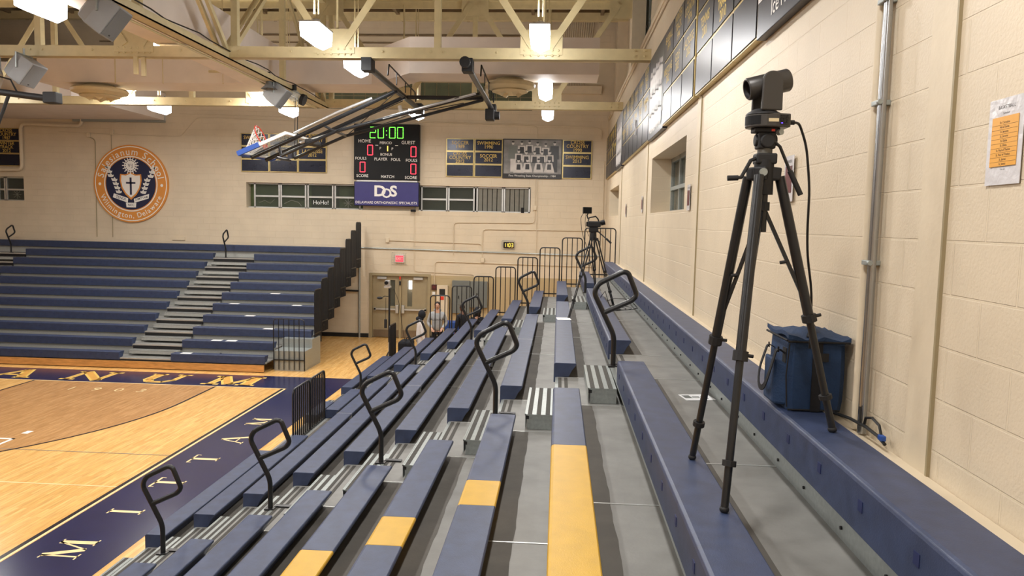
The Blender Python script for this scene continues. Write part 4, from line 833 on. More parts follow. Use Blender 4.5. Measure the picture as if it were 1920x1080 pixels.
# ================================================================== roof steel, ducts, lamps
def truss(label, y, x0=-26, zb=7.15, zt=9.7):
    t = thing('roof_truss', label, 'truss', ((x0 + XW) / 2, y, zb - .1), 'roof trusses'); hp = 1.9
    b = MB(); b.box(x0, XW, y - .11, y + .11, zb - .1, zb - .085); b.box(x0, XW, y - .012, y + .012, zb - .1, zb + .12); b.box(x0, XW, y - .1, y - .085, zb - .1, zb + .1); b.build('bottom_chord', 'steel_cream', t)
    b = MB(); b.box(x0, XW + .3, y - .1, y + .1, zt + .08, zt + .1); b.box(x0, XW + .3, y - .012, y + .012, zt - .1, zt + .1); b.build('top_chord', 'steel_cream', t)
    nodes = [-.4 - 3.8 * i for i in range(7)]
    for i, nx in enumerate(nodes):
        if nx < x0: break
        b = MB(); b.box(nx - .38, nx + .38, y - .115, y - .1, zb - .02, zb + .42); b.build('gusset_plate', 'steel_cream', t)
        for s in (-1, 1):
            ex = nx + s * hp; dv = Vector((s * hp, 0, zt - zb)).normalized(); p0 = Vector((nx + s * .16, y - .13, zb + .12)); p1 = Vector((ex - s * .1, y - .13, zt))
            b = MB(); b.bar(p0, p1, .02, .13, dv.cross(Vector((0, 1, 0)))); b.bar(p0 + Vector((0, .05, 0)), p1 + Vector((0, .05, 0)), .1, .02, dv.cross(Vector((0, 1, 0)))); b.build('diagonal', 'steel_cream', t)
        b = MB(); b.box(nx + hp * -1 - .06, nx - hp + .06, y - .06, y + .06, zb + .1, zt); b.build('vertical', 'steel_cream', t)
        b = MB(); b.cyl((nx + .03, y, zb + .4), (nx + .03, y, zt), .022, n=8); b.build('hanger', 'steel_cream', t)
        b = MB(); b.box(nx - hp - .35, nx - hp + .35, y - .115, y - .1, zt - .3, zt + .1); b.build('gusset_plate', 'steel_cream', t)
    b = MB(); b.box(1.15, XW + .3, y - .115, y - .1, zt - .35, zt + .1); b.build('gusset_plate', 'steel_cream', t)
    b = MB(); r = []
    for nx in nodes:
        r += [(nx + a, zb + c) for a in (-.3, -.18, -.05, .08, .2, .31) for c in (-.03, .06)] + [(nx + a * s, zb + .12 + c) for s in (-1, 1) for a, c in ((.2, .08), (.28, .17), (.33, .27))] + [(nx - hp + a, zb + .02) for a in (-.12, .12, 1.1, -1.0)]
    r += [(XW - .12, zb - .03), (XW - .12, zb + .06), (XW - .3, zb - .03), (XW - .3, zb + .06)]
    for a, c in r:
        if a > x0: b.ball((a, y - .116, c), .022, .014, .022, 8)
    b.build('rivets', 'steel_cream', t, smooth=True)
    return t
truss('riveted cream roof truss, the near one that crosses the photo', 13.8)
truss('riveted cream roof truss, the farther one near the scoreboard wall', 19.67)
# lengthwise truss
t = thing('roof_truss', 'cream lengthwise truss with cables running toward the far wall, left of centre', 'truss', (-6.3, 12, 7.05))
b = MB(); b.box(-6.42, -6.18, -2, 19.67, 7.02, 7.04); b.box(-6.42, -6.4, -2, 19.67, 7.02, 7.14); b.box(-6.2, -6.18, -2, 19.67, 7.02, 7.14); b.build('bottom_chord', 'steel_cream', t)
b = MB(); b.box(-6.38, -6.22, -2, 19.67, 9.7, 9.8); b.build('top_chord', 'steel_cream', t)
for y0, y1 in ((13.8, 10.9), (8, 10.9), (13.8, 16.7), (19.6, 16.7)):
    b = MB(); b.bar((-6.38, y0, 7.1), (-6.38, y1, 9.7), .06, .09); b.bar((-6.22, y0, 7.1), (-6.22, y1, 9.7), .06, .09); b.build('diagonal', 'steel_cream', t)
for y0 in (10.9, 16.7, 19.6): MB().box(-6.36, -6.24, y0 - .05, y0 + .05, 7.1, 9.7).build('vertical', 'steel_cream', t)
b = MB(); pts = [(-6.17 + .03 * math.sin(i * 2.1), i * .5, 7.17 + .02 * math.sin(i * 1.3)) for i in range(2, 39)]; b.tube(pts, .012, 5); b.build('cable', 'cord', t); MB().cyl((-6.47, -2, 7.0), (-6.47, 19.5, 7.0), .022, n=8).build('pipe', 'steel_cream', t)
# ducts
d1 = thing('air_duct', 'long pinkish white air duct running toward the far wall beside the lengthwise truss', 'duct', (-7.15, 9, 7.3))
b = MB(); n = 10; prof = [(-7.62, -2), (-6.68, -2), (-6.68, 20.0)] + [(-7.15 + .47 * math.cos(math.radians(a)), 20.0 + .47 * math.sin(math.radians(a))) for a in range(15, 180, 15)] + [(-7.62, 20.0)]
b.add([(x, y, z) for z in (7.3, 8.12) for x, y in prof], [tuple(range(len(prof)))[::-1], tuple(range(len(prof), 2 * len(prof)))] + [(i, (i + 1) % len(prof), len(prof) + (i + 1) % len(prof), len(prof) + i) for i in range(len(prof))]); b.build('sheet_metal', 'duct', d1)
d2 = thing('air_duct', 'broad white air duct crossing the gym between the two trusses, stepped at mid length', 'duct', (-5, 17, 7.32))
prof = [(-12.9, 17.85), (-4.55, 17.8), (-3.35, 16.4), (.78, 16.4), (.78, 17.35), (-3.3, 17.35), (-4.6, 19.0), (-12.9, 19.0)]
b = MB(); b.add([(x, y, z) for z in (7.32, 8.1) for x, y in prof], [tuple(range(8))[::-1], tuple(range(8, 16))] + [(i, (i + 1) % 8, 8 + (i + 1) % 8, 8 + i) for i in range(8)]); b.build('sheet_metal', 'duct', d2)
for x in (-9.7, -10.9, -8.2): MB().cyl((x, 17.83, 7.3), (x, 17.83, 10.9), .012, n=6).build('hanger_rod', 'steel_cream', d2)
MB().box(-8.5, -7.9, 17.7, 17.74, 7.55, 7.6).build('hanger_rail', 'steel_cream', d2)
d3 = thing('air_duct', 'huge white duct box along the far wall at upper left', 'duct', (-18, 22.5, 7.35)); b = MB(); b.box(-27, -13.7, 20.3, YF, 7.38, 8.3); b.build('sheet_metal', 'duct', d3)
MB().box(-17, -13.68, YF - .15, YF - .1, 7.3, 7.38).build('support_angle', 'galv', d3); MB().cyl((-13.69, YF - .12, 7.35), (-13.69, YF - .12, 8.2), .02).build('hanger_rod', 'galv', d3)
def diffuser(label, x, y, z, r):
    t = thing('ceiling_diffuser', label, 'vent', (x, y, z - .4), 'round diffusers')
    MB().lathe([(r * .5, 0), (r * .62, -.06), (r * .95, -.1), (r, -.14), (r * .97, -.2), (r * .7, -.26), (r * .6, -.2), (r * .3, -.1)], (x, y, z), 32).build('outer_cone', 'diff', t, smooth=True)
    MB().lathe([(r * .3, -.16), (r * .66, -.24), (r * .7, -.29), (r * .5, -.33), (r * .3, -.3)], (x, y, z), 32).build('inner_cone', 'diff', t, smooth=True)
    b = MB()
    for k in range(4):
        a = k * PI / 2 + .5; c, s = math.cos(a), math.sin(a); b.add([(x + c * r * .15, y + s * r * .15, z - .28), (x + c * r * .55 - s * .14, y + s * r * .55 + c * .14, z - .3), (x + c * r * .35, y + s * r * .35, z - .4), (x + c * r * .55 + s * .14, y + s * r * .55 - c * .14, z - .3)], [(0, 1, 2), (0, 2, 3), (0, 3, 1), (1, 3, 2)])
    b.build('fin', 'diff', t)
diffuser('round cream ceiling diffuser right of the hoop frame, under the cross duct', -1.18, 17.0, 7.33, .58); diffuser('round cream ceiling diffuser at upper left, under the cross duct', -11.6, 18.3, 7.33, .66)
# lamps
def lampx(label, x, y, dz=0):
    t = thing('high_bay_lamp', label, 'lamp', (x, y, 7.0), 'high bay lamps')
    P = [(-.16, .34), (.16, .34), (.165, .28), (.155, .11), (0, .04), (-.155, .11), (-.165, .28)]
    MB().prism(P, 'y', y - .37, y + .37, (x, 7.0)).build('prismatic_lens', 'lamp', t, bevel=.012); MB().box(x - .17, x + .17, y - .39, y + .39, 7.34, 7.365).build('top_tray', 'alu', t); MB().cyl((x, y, 7.36), (x, y, 7.47), .07, n=12).build('ballast_cap', 'alu', t)
    b = MB(); b.cyl((x - .035, y, 7.46), (x - .035, y, 11), .016, n=6); b.build('stem', 'steel_cream', t); MB().cyl((x + .035, y, 7.46), (x + .035, y, 11), .01, n=6).build('supply_cable', 'steel_cream', t); t.location.z += dz
LN = ['nearest of the three at right, end-on above the boards', 'middle of the three at right, below the near truss', 'farthest and lowest of the three at right', 'big glowing one at top centre left of the hoop frame', 'glowing one at the left arm of the hoop frame', 'small one behind the hoop frame, above the scoreboard', 'at the upper left corner of the photo', 'at the near truss beside the long duct', 'small one under the farther truss, right of the horn', 'far left one, under the farther truss', 'mostly hidden behind the cross duct, above the farther truss', 'left, mostly hidden by the round diffuser and the cross duct']
for (x, y, z), l in zip(LAMPS, LN): lampx('white high bay lamp, ' + l, x, y, z)
for i, (x, y, z) in enumerate(LAMPS[12:]): lampx('added white high bay lamp outside the photo', x, y, z)
# speakers
def speaker(label, x, y, z, s, yaw, hz):
    t = thing('loudspeaker', label, 'loudspeaker', (x, y, z - s * .5), 'hanging loudspeakers'); f = Vector((math.cos(yaw), math.sin(yaw), -.75)).normalized(); r = f.cross(Vector((0, 0, 1))).normalized(); u = r.cross(f); c = Vector((x, y, z))
    b = MB(); rings = []
    for d, wx, wz in ((-.5, .22, .3), (-.38, .4, .42), (-.1, .48, .48), (.42, .5, .5)):
        rings += [c + f * (d * s) + r * (a * wx * s) + u * (e * wz * s) for a, e in ((-1, -1), (1, -1), (1, 1), (-1, 1))]
    b.add(rings, [(0, 3, 2, 1), (12, 13, 14, 15)] + [(i * 4 + k, i * 4 + (k + 1) % 4, i * 4 + 4 + (k + 1) % 4, i * 4 + 4 + k) for i in range(3) for k in range(4)]); b.build('cabinet', 'speaker', t, bevel=.03 * s)
    MB().obox(c + f * (.425 * s), r, f, u, .45 * s, .006, .45 * s).build('grille', 'speakerf', t); MB().obox(c + f * (.432 * s) - u * (.38 * s), r, f, u, .05 * s, .004, .02 * s).build('badge', 'blackm', t)
    b = MB(); b.tube([c + r * (.52 * s), c + r * (.52 * s) + Vector((0, 0, hz - z)), c - r * (.52 * s) + Vector((0, 0, hz - z)), c - r * (.52 * s)], .016, 6); b.cyl((x, y, hz), (x, y, hz + .12), .02); b.build('yoke', 'galv', t)
speaker('grey loudspeaker hanging closest, at top left', -6.25, 10.0, 6.8, .47, .2, 7.05); speaker('grey loudspeaker on the near truss, far left with its cable', -10.0, 13.5, 6.75, .48, .1, 7.02)
speaker('grey loudspeaker cut by the left photo edge', -10.75, 13.5, 6.72, .46, 2.6, 7.02); speaker('grey loudspeaker above the raised hoop', -6.25, 16.2, 6.8, .46, .1, 7.05)
t = thing('loudspeaker_horn', 'grey metal horn bell above the loudspeaker near the hoop', 'horn', (-6.3, 15.9, 6.85)); MB().lathe([(.03, .3), (.05, .18), (.08, .08), (.17, 0), (.16, .01), (.05, .1)], (-6.3, 15.9, 6.86), 20).build('bell', 'speakerf', t, smooth=True); MB().cyl((-6.3, 15.9, 7.1), (-6.3, 15.9, 7.22), .03).build('mount', 'blackm', t)
t = thing('globe_lamp', 'clear globe with a black disc, hanging beside the hoop cable', 'lamp', (-6.1, 17, 6.8)); MB().ball((-6.14, 17, 6.9), .14).build('globe', 'bglass', t, smooth=True); MB().cyl((-5.98, 17.0, 6.83), (-5.9, 17.0, 6.8), .13, n=20).build('disc', 'blackm', t); MB().cyl((-6.14, 17, 7.02), (-6.14, 17, 7.15), .05).build('socket', 'blackm', t)
# ---- raised basketball backstop
bs = thing('basketball_backstop', 'black folded-up basketball hoop frame hanging from the roof trusses', 'basketball hoop', (-4.6, 16, 5.4))
def tb(pts, r, m='black', name='tube'): MB().tube(pts, r, 9).build(name, m, bs, smooth=True)
XA, XB, ZP = -3.6, -1.74, 6.93
for x, y0 in ((XA, 13.75), (XB, 13.4)):
    tb([(x, y0, ZP), (x, 18.8, ZP - .02)], .06, name='support_beam'); b = MB(); b.box(x - .1, x + .1, 13.68, 13.95, ZP - .1, ZP + .14); b.cyl((x, y0 - .05, ZP), (x, y0 + .02, ZP), .1, n=14); b.build('clamp', 'blackm', bs, bevel=.01); MB().box(x - .1, x + .1, 18.65, 18.95, ZP - .14, ZP + .1).build('clamp', 'blackm', bs, bevel=.01)
    b = MB(); b.tube([(x + .12, 14.9, ZP + .05), (x + .12, 15.0, ZP + .28), (x + .12, 17.7, ZP + .2), (x + .12, 17.8, ZP)], .016, 6)
    for yy in (15.7, 16.6, 17.2): b.cyl((x + .12, yy, ZP), (x + .12, yy, ZP + .25), .012, n=6)
    b.build('stiffener', 'black', bs)
tb([(XA, 17.2, ZP), (XB, 17.2, ZP)], .045, name='cross_tube'); MB().box(XB - .12, XB + .1, 18.2, 18.5, ZP - .35, ZP - .08).build('winch', 'blackm', bs, bevel=.02); MB().cyl((XB + .1, 18.4, ZP - .22), (XB + .22, 18.4, ZP - .22), .1, n=14).build('winch_wheel', 'blackm', bs)
# board: bottom edge (near) A..D, top edge B..C, tilted
A0 = Vector((-6.84, 15.6, 5.46)); B0 = Vector((-5.83, 15.6, 5.90)); dY = Vector((0, 1.78, 0.03)); hu = (B0 - A0).normalized(); vy = dY.normalized(); nn = hu.cross(vy).normalized()
if nn.z < 0: nn = -nn
ctr = (A0 + B0 + dY) / 2; H = (B0 - A0).length / 2; W = dY.length / 2
MB().obox(ctr, hu, vy, nn, H - .03, W - .03, .008).build('glass_board', 'bglass', bs)
b = MB(); b.obox(ctr + hu * (H - .02), hu, vy, nn, .03, W, .03); b.obox(ctr - hu * (H - .02), hu, vy, nn, .03, W, .03); b.obox(ctr + vy * (W - .02), hu, vy, nn, H, .03, .03); b.obox(ctr - vy * (W - .02), hu, vy, nn, H, .03, .035)
b.build('board_frame', 'white', bs); b = MB(); c0 = ctr - hu * (H * .42); b.obox(c0 + nn * .012 - hu * .22, hu, vy, nn, .025, .3, .002); b.obox(c0 + nn * .012 + hu * .22, hu, vy, nn, .025, .3, .002)
for s in (-1, 1): b.obox(c0 + nn * .012 + vy * (s * .3), hu, vy, nn, .24, .025, .002)
b.build('target_square', 'white', bs)
b = MB(); b.obox(ctr - hu * (H + .01), hu, vy, nn, .035, W + .02, .045)
for s in (-1, 1): b.obox(ctr - hu * (H - .22) + vy * (s * (W + .01)), hu, vy, nn, .25, .035, .05)
b.build('edge_pad', 'padb', bs)
rc = ctr - hu * (H - .28) + nn * .38; b = MB(); ring = [rc + nn * (math.cos(i * PI / 12) * .229) + vy * (math.sin(i * PI / 12) * .229) for i in range(24)]; b.tube(ring, .012, 8, closed=True); b.bar(rc - nn * .22 + vy * .1, rc - nn * .38 + vy * .08, .03, .03); b.bar(rc - nn * .22 - vy * .1, rc - nn * .38 - vy * .08, .03, .03); b.obox(rc - nn * .365, hu, vy, nn, .07, .1, .012)
b.build('rim', 'red', bs, smooth=True)
b = MB(); down = (-hu * .75 + Vector((0, 0, -.55))).normalized(); nr, nl = 12, 6
def npnt(i, l): t = 2 * PI * (i + .5 * (l % 2)) / nr; q = .225 * (1 - .1 * l) ; return rc + nn * (math.cos(t) * q) + vy * (math.sin(t) * q) + down * (.075 * l)
for l in range(nl):
    for i in range(nr):
        b.cyl(npnt(i, l), npnt(i, l + 1), .0075, n=5, cap=False); b.cyl(npnt(i, l), npnt(i - 1 if l % 2 == 0 else i + 1, l + 1), .0075, n=5, cap=False)
b.build('net', 'net', bs)
# arms from the pivots to the board
bk = lambda u, v, o=.08: ctr + hu * (u * H) + vy * (v * W) - nn * o
for v in (-.45, .45):
    yv = bk(0, v).y
    tb([bk(-.95, v), bk(1.3, v, .06), Vector((XA + .05, yv, ZP - .04))], .045, name='mast_tube'); tb([bk(.2, v, .3), Vector((-4.9, yv, 6.0)), Vector((XB - .05, yv + .2, ZP - .06))], .036, name='brace_tube')
    tb([bk(.3, v, .05), bk(.2, v, .3)], .03, name='strut'); tb([Vector((-5.2, yv, 6.14)), Vector((-4.9, yv, 6.0))], .025, name='strut')
tb([bk(.0, -.45, .3), bk(.0, .45, .3)], .035, name='cross_tube'); tb([Vector((-4.9, bk(0, -.45).y, 6.0)), Vector((-4.9, bk(0, .45).y, 6.0))], .03, name='cross_tube'); tb([Vector((XA, bk(0, -.45).y, ZP - .05)), Vector((XA, bk(0, .45).y, ZP - .05))], .035, name='cross_tube')
tb([Vector((-4.1, bk(0, -.45).y, 6.72)), Vector((-4.85, 16.1, 6.42)), Vector((-5.9, 16.3, 5.98))], .03, 'silver', 'telescoping_tube'); tb([Vector((XB - .1, 16.0, ZP - .1)), Vector((-3.4, 16.2, 6.45)), Vector((-5.8, 16.4, 5.78))], .03, 'silver', 'telescoping_tube')
for p, q in (((-3.6, 16, 6.8), (-4.9, 16.9, 6.0)), ((-3.6, 16.9, 6.8), (-4.9, 16, 6.0)), ((-2.2, 16, 6.75), (-4.2, 16.8, 6.2)), ((-2.2, 16.8, 6.75), (-4.2, 16, 6.2))): tb([p, q], .01, name='tie_rod')
for dx in (0, .06): tb([(-6.12 + dx, 17, 6.85), (-6.0 + dx, 16.6, 5.75)], .009, name='hoist_cable')
b = MB(); b.box(-5.6, -5.42, 16.1, 16.7, 5.72, 5.84); b.build('height_adjuster', 'blackm', bs, bevel=.03)
# second backstop, partly in view at the left
t = thing('basketball_backstop', 'black tubes of another folded backstop at the left edge', 'basketball hoop', (-10, 13, 5.7)); MB().tube([(-11.5, 13, 6.42), (-9.1, 13, 6.14)], .06, 10).build('support_beam', 'blackm', t, smooth=True); MB().tube([(-11, 13, 6.75), (-9.9, 13, 6.48), (-9.78, 13, 6.25)], .016, 6).build('stiffener', 'black', t)
MB().box(-9.25, -9.0, 12.9, 13.1, 6.06, 6.26).build('clamp', 'blackm', t, bevel=.02); MB().tube([(-9.93, 13, 6.24), (-10.05, 13, 5.95), (-10.25, 13, 5.5)], .03, 8).build('brace_tube', 'blackm', t, smooth=True); MB().cyl((-10.9, 13, 6.4), (-10.9, 13.6, 7.1), .04).build('hanger', 'blackm', t)
for k, (x, z) in enumerate(((-7.98, 6.75), (-7.83, 6.72))): tag(MB().box(x - .04, x + .04, 13.7, 13.74, z - .02, z + .32).build('steel_strap', 'steel_cream'), 'cream steel strap hanging below the near truss, %s one' % ('left', 'right')[k], 'strap', 'straps under the truss')
tag(MB().tube([(-4.0, 18.3, 6.62), (-3.94, 18.28, 6.75), (-3.98, 18.3, 6.9)], .05, 8).build('globe_reflector', 'white', smooth=True), 'small white round reflector on the hoop frame above the scoreboard', 'lamp')
# ================================================================== cameras and tripods
def leg(t, top, foot, r=.017, m='black', knee=.55, foot_r=.022, name='leg'):
    top, foot = Vector(top), Vector(foot); k = top.lerp(foot, knee); k2 = top.lerp(foot, .86)
    o = MB().cyl(top, k, r, n=10).build(name, m, t, smooth=True)
    MB().cyl(k, foot, r * .75, n=10).build('lower_tube', m, o, smooth=True); MB().cyl(k.lerp(top, .02), k.lerp(foot, .04), r * 1.45, n=10).build('collar', 'blackm', o); MB().cyl(k2, k2.lerp(foot, .12), r * 1.3, n=10).build('collar', 'blackm', o)
    d = (k - top).normalized(); kn = d.cross(Vector((0, 1, 0))).normalized(); MB().cyl(k + kn * r * 1.2, k + kn * r * 2.4, .008).build('lock_knob', 'blackm', o)
    MB().cyl(foot - (foot - k).normalized() * .04, foot - (foot - k).normalized() * .01, .007).build('foot_pin', 'alu', o); MB().ball(foot, foot_r, foot_r, foot_r * .8, 12).build('rubber_foot', 'blackm', o, smooth=True)
    return o
def toffset(): pass
tp = thing('camera_tripod', 'tall black tripod straddling the top bench rows in the foreground', 'tripod', (.95, 3.57, 2.86)); cx, cy = .95, 3.57
F = [Vector((1.34, 3.59, 3.15)), Vector((.745, 3.93, 2.88)), Vector((.755, 3.2, 2.88))]
T = [Vector((cx + .075, cy + .005, 4.35)), Vector((cx - .06, cy + .045, 4.35)), Vector((cx - .035, cy - .06, 4.35))]
for a, b in zip(T, F): leg(tp, a, b, .0235, 'black')
MB().cyl((cx, cy, 4.265), (cx, cy, 4.425), .045, n=14).build('crown', 'blackm', tp, smooth=True)
b = MB()
for a in T: b.bar(Vector((cx, cy, 4.365)), a + Vector((0, 0, .01)), .06, .06)
b.build('leg_shoulder', 'blackm', tp, bevel=.008); MB().cyl((cx - .02, cy - .055, 4.365), (cx - .02, cy - .075, 4.365), .018).build('shoulder_bolt', 'galv', tp)
MB().box(cx - .045, cx + .05, cy - .04, cy + .04, 4.405, 4.455).build('gear_housing', 'blackm', tp, bevel=.008); MB().cyl((cx + .005, cy, 4.09), (cx + .005, cy, 4.415), .019, n=14).build('centre_column', 'black', tp, smooth=True); MB().cyl((cx + .005, cy, 4.19), (cx + .005, cy, 4.23), .03, n=12).build('spreader_hub', 'blackm', tp)
for f, t0 in zip(F, T): mid = t0.lerp(f, .5); MB().bar((cx + .005, cy, 4.21), mid, .012, .016).build('spreader_arm', 'black', tp); MB().cyl(mid.lerp(Vector((cx, cy, 4.2)), .45), mid.lerp(Vector((cx, cy, 4.2)), .45) + Vector((-.03, 0, -.005)), .008).build('wing_nut', 'blackm', tp)
b = MB(); b.tube([(cx - .045, cy - .02, 4.43), (cx - .07, cy - .03, 4.42), (cx - .115, cy - .05, 4.34), (cx - .175, cy - .055, 4.335)], .009, 8); b.build('crank', 'blackm', tp, smooth=True); MB().cyl((cx - .13, cy - .055, 4.337), (cx - .178, cy - .055, 4.335), .0125).build('crank_grip', 'blackm', tp)
MB().cyl((cx, cy, 4.455), (cx, cy, 4.48), .034, n=18).build('column_collar', 'rub', tp, smooth=True)
b = MB(); b.box(cx - .04, cx + .04, cy - .035, cy + .035, 4.475, 4.55); b.cyl((cx - .05, cy, 4.515), (cx + .05, cy, 4.515), .028, n=16); b.cyl((cx, cy - .05, 4.51), (cx, cy + .04, 4.51), .033, n=16); b.build('fluid_head', 'blackm', tp, bevel=.006)
MB().cyl((cx + .048, cy - .03, 4.55), (cx + .058, cy - .05, 4.55), .014).build('lock_knob', 'galv', tp); MB().box(cx - .06, cx + .055, cy - .04, cy + .04, 4.55, 4.57).build('mount_plate', 'blackm', tp, bevel=.004); MB().box(cx + .015, cx + .03, cy - .044, cy - .04, 4.553, 4.563).build('red_button', 'red', tp)
b = MB(); b.tube([(cx + .03, cy - .03, 4.51), (cx + .06, cy - .03, 4.485), (cx + .11, cy - .03, 4.375)], .0075, 8); b.build('pan_handle', 'black', tp, smooth=True); MB().cyl((cx + .11, cy - .03, 4.375), (cx + .165, cy - .03, 4.265), .0125, n=12).build('handle_grip', 'blackm', tp, smooth=True)
# PTZ camera head
pc = thing('robotic_camera', 'charcoal pan-tilt camera on top of the tall foreground tripod', 'camera', (.945, 3.57, 4.57)); pz0 = 4.57
bx, by = cx - .01, cy
prof = [(bx + .085 * math.cos(math.radians(a)), by + .078 * math.sin(math.radians(a))) for a in range(95, 266, 10)] + [(bx + .035, by - .078), (bx + .105, by - .06), (bx + .105, by + .06), (bx + .035, by + .078)]
n = len(prof); b = MB(); b.add([(x, y, z) for z in (pz0, pz0 + .062) for x, y in prof], [tuple(range(n))[::-1], tuple(range(n, 2 * n))] + [(i, (i + 1) % n, n + (i + 1) % n, n + i) for i in range(n)]); b.build('base', 'char', pc, bevel=.006)
b = MB(); q = [(bx + .0865 * math.cos(math.radians(a)), by + .0795 * math.sin(math.radians(a))) for a in range(175, 251, 8)]; m = len(q); b.add([(x, y, z) for z in (pz0 + .012, pz0 + .052) for x, y in q], [(i, i + 1, m + i + 1, m + i) for i in range(m - 1)]); b.build('infrared_window', 'sbk', pc)
MB().box(bx + .0, bx + .045, by - .0805, by - .079, pz0 + .022, pz0 + .037).build('label_plate', 'diff', pc)
b = MB()
for i in range(3):
    for j in range(6): x = bx + .058 + i * .0145; b.obox((x, by - .0705 + .0035 * (i - 1) , pz0 + .014 + j * .0075), (1, .26, 0), (-.26, 1, 0), (0, 0, 1), .0052, .004, .0015)
b.build('vent_slot', 'blackm', pc); MB().obox((bx + .06, by - .0765, pz0 + .016), (1, 0, 0), (0, 1, 0), (0, 0, 1), .003, .004, .002).build('status_light', 'purpleled', pc)
MB().lathe([(.08, 0), (.075, .008), (.05, .024), (.045, .026)], (bx - .005, by, pz0 + .06), 28).build('turntable', 'blackm', pc, smooth=True)
ax = Vector((.965, .1, .25)).normalized(); sd = Vector((ax.y, -ax.x, 0)).normalized(); hc = Vector((bx + .008, by, pz0 + .2))
for s, nm in ((1, 'yoke_arm'), (-1, 'yoke_arm')):
    fwd = Vector((ax.x, ax.y, 0)).normalized(); c2 = hc + sd * (s * .062); b = MB(); pr = [(-.049, -.125), (.049, -.125), (.047, .01)] + [(.047 * math.cos(math.radians(a)), .01 + .042 * math.sin(math.radians(a))) for a in range(15, 180, 15)] + [(-.047, .01)]
    n = len(pr); b.add([c2 + fwd * a + Vector((0, 0, z)) + sd * (w_ * .009) for w_ in (-1, 1) for a, z in pr], [tuple(range(n)), tuple(range(n, 2 * n))[::-1]] + [(i, (i + 1) % n, n + (i + 1) % n, n + i) for i in range(n)]); b.build(nm, 'char', pc, bevel=.006)
b = MB(); b.lathe([(.04, -.06), (.04, -.1), (.046, -.1), (.051, -.094), (.052, .094), (.048, .1), (.001, .101)], hc, 36, ax); b.build('lens_barrel', 'char', pc, smooth=True)
MB().cyl(hc - ax * .08, hc - ax * .065, .036, n=24).build('lens', 'sbk', pc, smooth=True); b = MB(); b.lathe([(.0395, -.099), (.0392, -.07), (.036, -.066), (.03, -.066)], hc, 32, ax, False); b.build('lens_hood', 'blackm', pc, smooth=True)
cab = thing('power_cable', 'black cable hanging from the foreground camera down behind the bag', 'cable', (1.2, 3.8, 3.5))
P = [(bx + .105, by - .01, pz0 + .028), (bx + .135, by - .01, pz0 + .028), (1.11, 3.6, 4.6), (1.155, 3.62, 4.5), (1.19, 3.65, 4.3), (1.2, 3.68, 4.1), (1.22, 3.72, 3.98), (1.27, 3.78, 3.8), (1.29, 3.82, 3.62), (1.3, 3.85, 3.5)]
MB().tube(rounded(P, .06, 4), .006, 8).build('cord', 'cord', cab, smooth=True); MB().cyl(P[0], (bx + .135, by - .01, pz0 + .028), .011, n=10).build('plug', 'cord', cab)
# cooler bag
bg = thing('cooler_bag', 'dark blue insulated bag with black handles on the wall bench', 'bag', (1.37, 4.13, 3.136)); x0, x1, y0, y1, z0, z1 = 1.24, 1.535, 3.98, 4.33, 3.14, 3.52
b = MB(); nx, nz = 6, 8; vs = []; sec = [(x0, y0 + .03), (x0 + .03, y0), (x1 - .03, y0 - .0), (x1, y0 + .03), (x1, y1 - .03), (x1 - .03, y1), (x0 + .03, y1), (x0, y1 - .03)]
for j in range(nz + 1):
    z = z0 + (z1 - z0) * j / nz; k = 1 + .035 * math.sin(PI * j / nz); mx_, my_ = (x0 + x1) / 2, (y0 + y1) / 2
    vs += [(mx_ + (x - mx_) * k * (.97 if j == 0 else 1), my_ + (y - my_) * k, z + .01 * math.sin(i * 1.7) * (j == nz)) for i, (x, y) in enumerate(sec)]
b.add(vs, [tuple(range(8))[::-1], tuple(nz * 8 + i for i in range(8))] + [(j * 8 + i, j * 8 + (i + 1) % 8, (j + 1) * 8 + (i + 1) % 8, (j + 1) * 8 + i) for j in range(nz) for i in range(8)]); b.build('body', 'bag', bg, smooth=True)
b = MB(); g = 7; vs = [(x0 - .015 + (x1 - x0 + .03) * i / g, y0 - .02 + (y1 - y0 + .05) * j / g, z1 + .012 + .035 * math.sin(PI * i / g) * math.sin(PI * j / g) + .012 * math.sin(i * 1.9 + j) + (.02 if i == 0 else 0)) for j in range(g + 1) for i in range(g + 1)]
vs += [(x, y, z - .022) for x, y, z in vs]; G = (g + 1) ** 2; fs = [(j * (g + 1) + i, j * (g + 1) + i + 1, (j + 1) * (g + 1) + i + 1, (j + 1) * (g + 1) + i) for j in range(g) for i in range(g)]; fs += [tuple(G + k for k in f[::-1]) for f in fs]
rim = [i for i in range(g + 1)] + [j * (g + 1) + g for j in range(1, g + 1)] + [g * (g + 1) + i for i in range(g - 1, -1, -1)] + [j * (g + 1) for j in range(g - 1, 0, -1)]; fs += [(rim[i], rim[(i + 1) % len(rim)], G + rim[(i + 1) % len(rim)], G + rim[i]) for i in range(len(rim))]
b.add(vs, fs); b.build('lid', 'bag', bg, smooth=True)
b = MB(); b.tube([(x0 - .015, y0 - .022, z1 - .006), (x1 + .01, y0 - .022, z1 - .006)], .006, 6); b.tube([(x0 - .018, y0 - .02, z1), (x0 - .018, y1 + .02, z1)], .006, 6); b.tube([(x0 + .005, y0 - .004, z0 + .006), (x1 - .02, y0 - .004, z0 + .006)], .005, 6); b.tube([(x0 + .0, y0 + .0, z0 + .02), (x0 - .012, y0 - .004, (z0 + z1) / 2), (x0, y0, z1 - .02)], .004, 6); b.build('zip_piping', 'web', bg)
